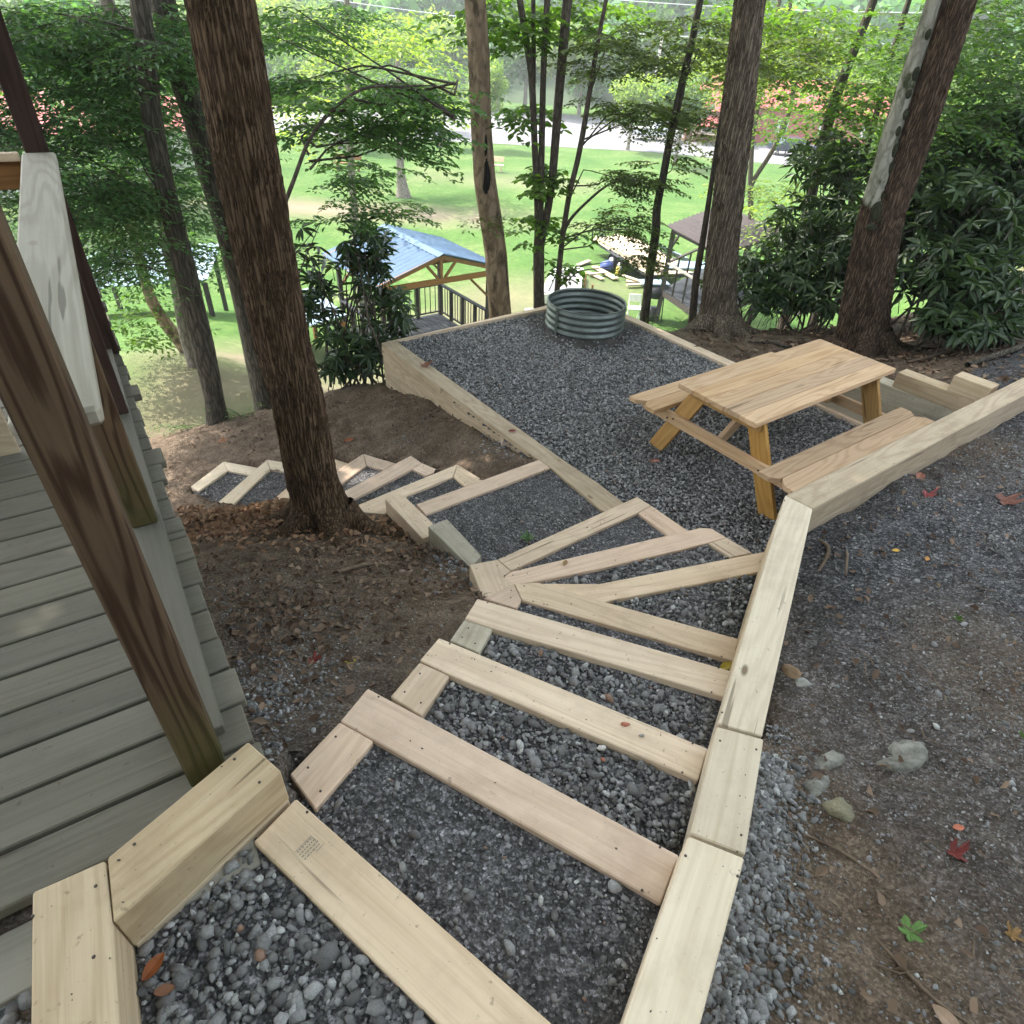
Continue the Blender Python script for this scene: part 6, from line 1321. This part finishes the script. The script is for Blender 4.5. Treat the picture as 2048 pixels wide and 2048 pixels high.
# poles and wires
POLE = simple('pale_pole', (.55, .53, .50), (.42, .4, .38), 3, .8); WIRE = simple('pale_wire', (.55, .57, .58), rough=.6)
pls = [((12.4, 82), 9.5, 'pale utility pole above the cabin right of the centre'), ((-33, 86), 12, 'pale utility pole far left beyond the lawn'), ((66, 88), 12, 'pale utility pole far right beyond the road')]
for (x_, y_), h_, lab in pls:
    t = thing('utility_pole', (x_, y_, LAWN_Z), lab, 'utility pole'); V, F = tube([[x_, y_, LAWN_Z, .17], [x_ + .1, y_, LAWN_Z + h_, .12]], 10); mesh_obj('pole', V, F, POLE, t, smooth=True); plank('crossarm', (x_ - 1.1, y_, LAWN_Z + h_ - .6), (x_ + 1.1, y_, LAWN_Z + h_ - .6), .1, .12, POLE, t)
for (z_, off) in ((8.2, 0), (5.6, 1.2)):
    pth = [[x_, 84 + off, z_ - 2.2 * (1 - ((x_ - 15) / 49) ** 2) , .035] for x_ in np.linspace(-33, 66, 30)]; V, F = tube(pth, 5); tag(mesh_obj('power_line', V, F, WIRE), 'upper power line sagging across the valley' if z_ > 7 else 'lower power line sagging across the valley', 'power line')

# ------------------------------------------------------------------ trees beyond the lawn and the hillside
def far_crown(seed, n_, rad, h, leaf, blobs=16):
    r = np.random.default_rng(seed); cc = r.normal(size=(blobs, 3)); cc /= np.linalg.norm(cc, axis=1)[:, None]; cc *= (r.random(blobs) ** .5)[:, None] * [rad * .75, rad * .75, h * .75]
    P = []; T = []
    for c in cc:
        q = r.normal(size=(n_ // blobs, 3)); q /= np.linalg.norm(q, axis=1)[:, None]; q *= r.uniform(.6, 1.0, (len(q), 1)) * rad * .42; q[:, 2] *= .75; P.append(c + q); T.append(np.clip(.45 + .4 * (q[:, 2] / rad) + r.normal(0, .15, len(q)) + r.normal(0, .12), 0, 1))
    P = np.concatenate(P); T = np.concatenate(T); D = r.normal(size=(len(P), 3)); U = np.array([0, 0, 1]) + r.normal(0, .6, (len(P), 3))
    V, F, kk = leaves(P, D, U, r.uniform(.7, 1.3, len(P)) * leaf, leaf_shape(.7, rich=False)); return V, F, np.repeat(T, kk)
CM = {}
for nm, m_ in (('yellow', L_YEL), ('mid', L_MID), ('dark', L_FAR)):
    for s in range(2):
        V, F, T = far_crown(50 + s, 3200, 3.6, 3.4, .42); o = mesh_obj('crown', V, F, m_, None, tint=T); CM[(nm, s)] = o.data; bpy.data.objects.remove(o)
tV, tF = join([tube([[0, 0, -.3, .30], [0, 0, 1, .2], [.1, 0, 4.5, .13], [.1, .1, 6.5, .05]], 8), tube([[0, 0, 2.4, .1], [.8, .3, 4.2, .06], [1.6, .5, 5.6, .02]], 6), tube([[0, 0, 2.8, .1], [-.8, -.2, 4.4, .06], [-1.5, -.4, 5.8, .02]], 6)])
o = mesh_obj('trunk', tV, tF, B_PALE, None, smooth=True); TM_ = o.data; bpy.data.objects.remove(o)
rt_ = random.Random(5)
def fartree(x_, y_, z_, s, kind, label, group=None, low=1.0):
    t = thing('tree', (x_, y_, z_), label, 'tree', group)
    a = bpy.data.objects.new('trunk', TM_); COL.objects.link(a); a.parent = t; a.scale = (s, s, s * low)
    c = bpy.data.objects.new('crown', CM[(kind, rt_.randint(0, 1))]); COL.objects.link(c); c.parent = t; c.location = (0, 0, 5.6 * s * low); c.scale = (s, s, s * 1.05); c.rotation_euler = (0, 0, rt_.uniform(0, 6.28))
    return t
# small lawn-edge trees
fartree(-4.2, 61.0, LAWN_Z, .62, 'yellow', 'small yellow green tree at the road edge left of the upright stems', low=1.25)
fartree(-7.9, 60.5, LAWN_Z, .5, 'yellow', 'smallest yellow tree at the road edge right behind the smooth tan tree', low=1.3)
fartree(-19, 60, LAWN_Z, .8, 'mid', 'round green tree at the left end of the lawn edge')
for x_, y_, s_, k_, lab in ((11.5, 58.5, .72, 'mid', 'small round tree at the lawn edge just left of the brown cabin'), (31, 57, .8, 'yellow', 'yellow green tree before the right end of the long red building'), (-15.5, 57, .85, 'yellow', 'light green tree at the lawn edge behind the slim grey tree'), (-12, 71, 1.0, 'mid', 'tree across the road behind the lone lawn tree'), (8.5, 66, .7, 'yellow', 'yellow tree at the road edge between the upright stems and the cabin'), (2.2, 91, 1.15, 'yellow', 'tall yellow green tree across the road straight ahead')):
    fartree(x_, y_, LAWN_Z, s_, k_, lab, low=1.1)
kinds = ['mid', 'yellow', 'dark', 'mid', 'yellow']
for i in range(30):
    x_ = -72 + i * 5.1 + rt_.uniform(-1.2, 1.2); y_ = 96 + rt_.uniform(-3, 5) + (6 if 14 < x_ < 36 else 0)
    fartree(x_, y_, LAWN_Z, rt_.uniform(1.0, 1.5), kinds[(i * 3 + i // 4) % 5], 'broad crowned tree in the row along the far side of the road', 'trees along the far roadside', .85)
for i, (x_, y_, s, k_) in enumerate([(-26, 28, 1.1, 'mid'), (-20, 34, 1.0, 'dark'), (-33, 52, 1.3, 'mid'), (34, 44, 1.3, 'mid'), (28, 34, 1.1, 'dark'), (22, 27, 1.0, 'mid'), (40, 62, 1.4, 'yellow'), (17, 30, .9, 'mid')]):
    fartree(x_, y_, LAWN_Z, s, k_, ['tree at the near left edge of the lawn', 'dark tree in front of the left red roof', 'tree beyond the left red roof', 'tree on the right side of the lawn', 'dark tree at the right lawn edge', 'green tree at the lawn edge behind the right bank', 'yellow green tree near the right end of the road', 'smaller tree at the lawn edge behind the leaning trees'][i])
# hill
hx = np.linspace(-260, 280, 90); hy = np.linspace(104, 420, 60); HX, HY = np.meshgrid(hx, hy)
def hz(X, Y): return LAWN_Z - .3 + np.clip(Y - 108, 0, 500) * .30 * (1 + .25 * np.sin(X * .013 + .8)) + 6 * (vnoise(X * .02, Y * .02, 41) - .5) * np.clip((Y - 108) / 30, 0, 1)
ii = (np.arange(59)[:, None] * 90 + np.arange(89)[None]).ravel()
tag(mesh_obj('hills', np.stack([HX, HY, hz(HX, HY)], -1).reshape(-1, 3), np.stack([ii, ii + 1, ii + 91, ii + 90], 1), simple('wooded_hill', (.05, .08, .035), (.03, .05, .025), .08, 1), smooth=True), kind='structure')
Vs, Fs, Ts, off = [], [], [], 0
bV, bF, bT = far_crown(77, 420, 5.0, 4.5, 1.5, 12)
for i in range(620):
    x_ = rt_.uniform(-150, 170); y_ = 112 + 190 * rt_.random() ** 1.1; s = rt_.uniform(.9, 1.6); a = rt_.uniform(0, 6.28); c0, s0 = math.cos(a), math.sin(a)
    q = bV * s; q = np.stack([q[:, 0] * c0 - q[:, 1] * s0, q[:, 0] * s0 + q[:, 1] * c0, q[:, 2]], 1) + [x_, y_, float(hz(np.array([x_]), np.array([y_]))[0]) + 4 * s]
    Vs.append(q); Fs.append(bF + off); off += len(q); Ts.append(np.clip(bT + rt_.uniform(-.3, .3), 0, 1))
tag(mesh_obj('hillside_forest', np.concatenate(Vs), np.concatenate(Fs), L_FAR, tint=np.concatenate(Ts)), kind='stuff')

# ------------------------------------------------------------------ haze
HAZE = bpy.data.materials.new('haze_air'); HAZE.use_nodes = True; nt = HAZE.node_tree; nt.nodes.remove(nt.nodes['Principled BSDF'])
pv = nt.nodes.new('ShaderNodeVolumePrincipled'); pv.inputs['Density'].default_value = .0014; pv.inputs['Color'].default_value = (.88, .97, .93, 1); pv.inputs['Anisotropy'].default_value = .3
nt.links.new(pv.outputs[0], nt.nodes['Material Output'].inputs['Volume'])
hb = box('haze', (10, 190, 55), (700, 480, 126), HAZE); tag(hb, kind='stuff')
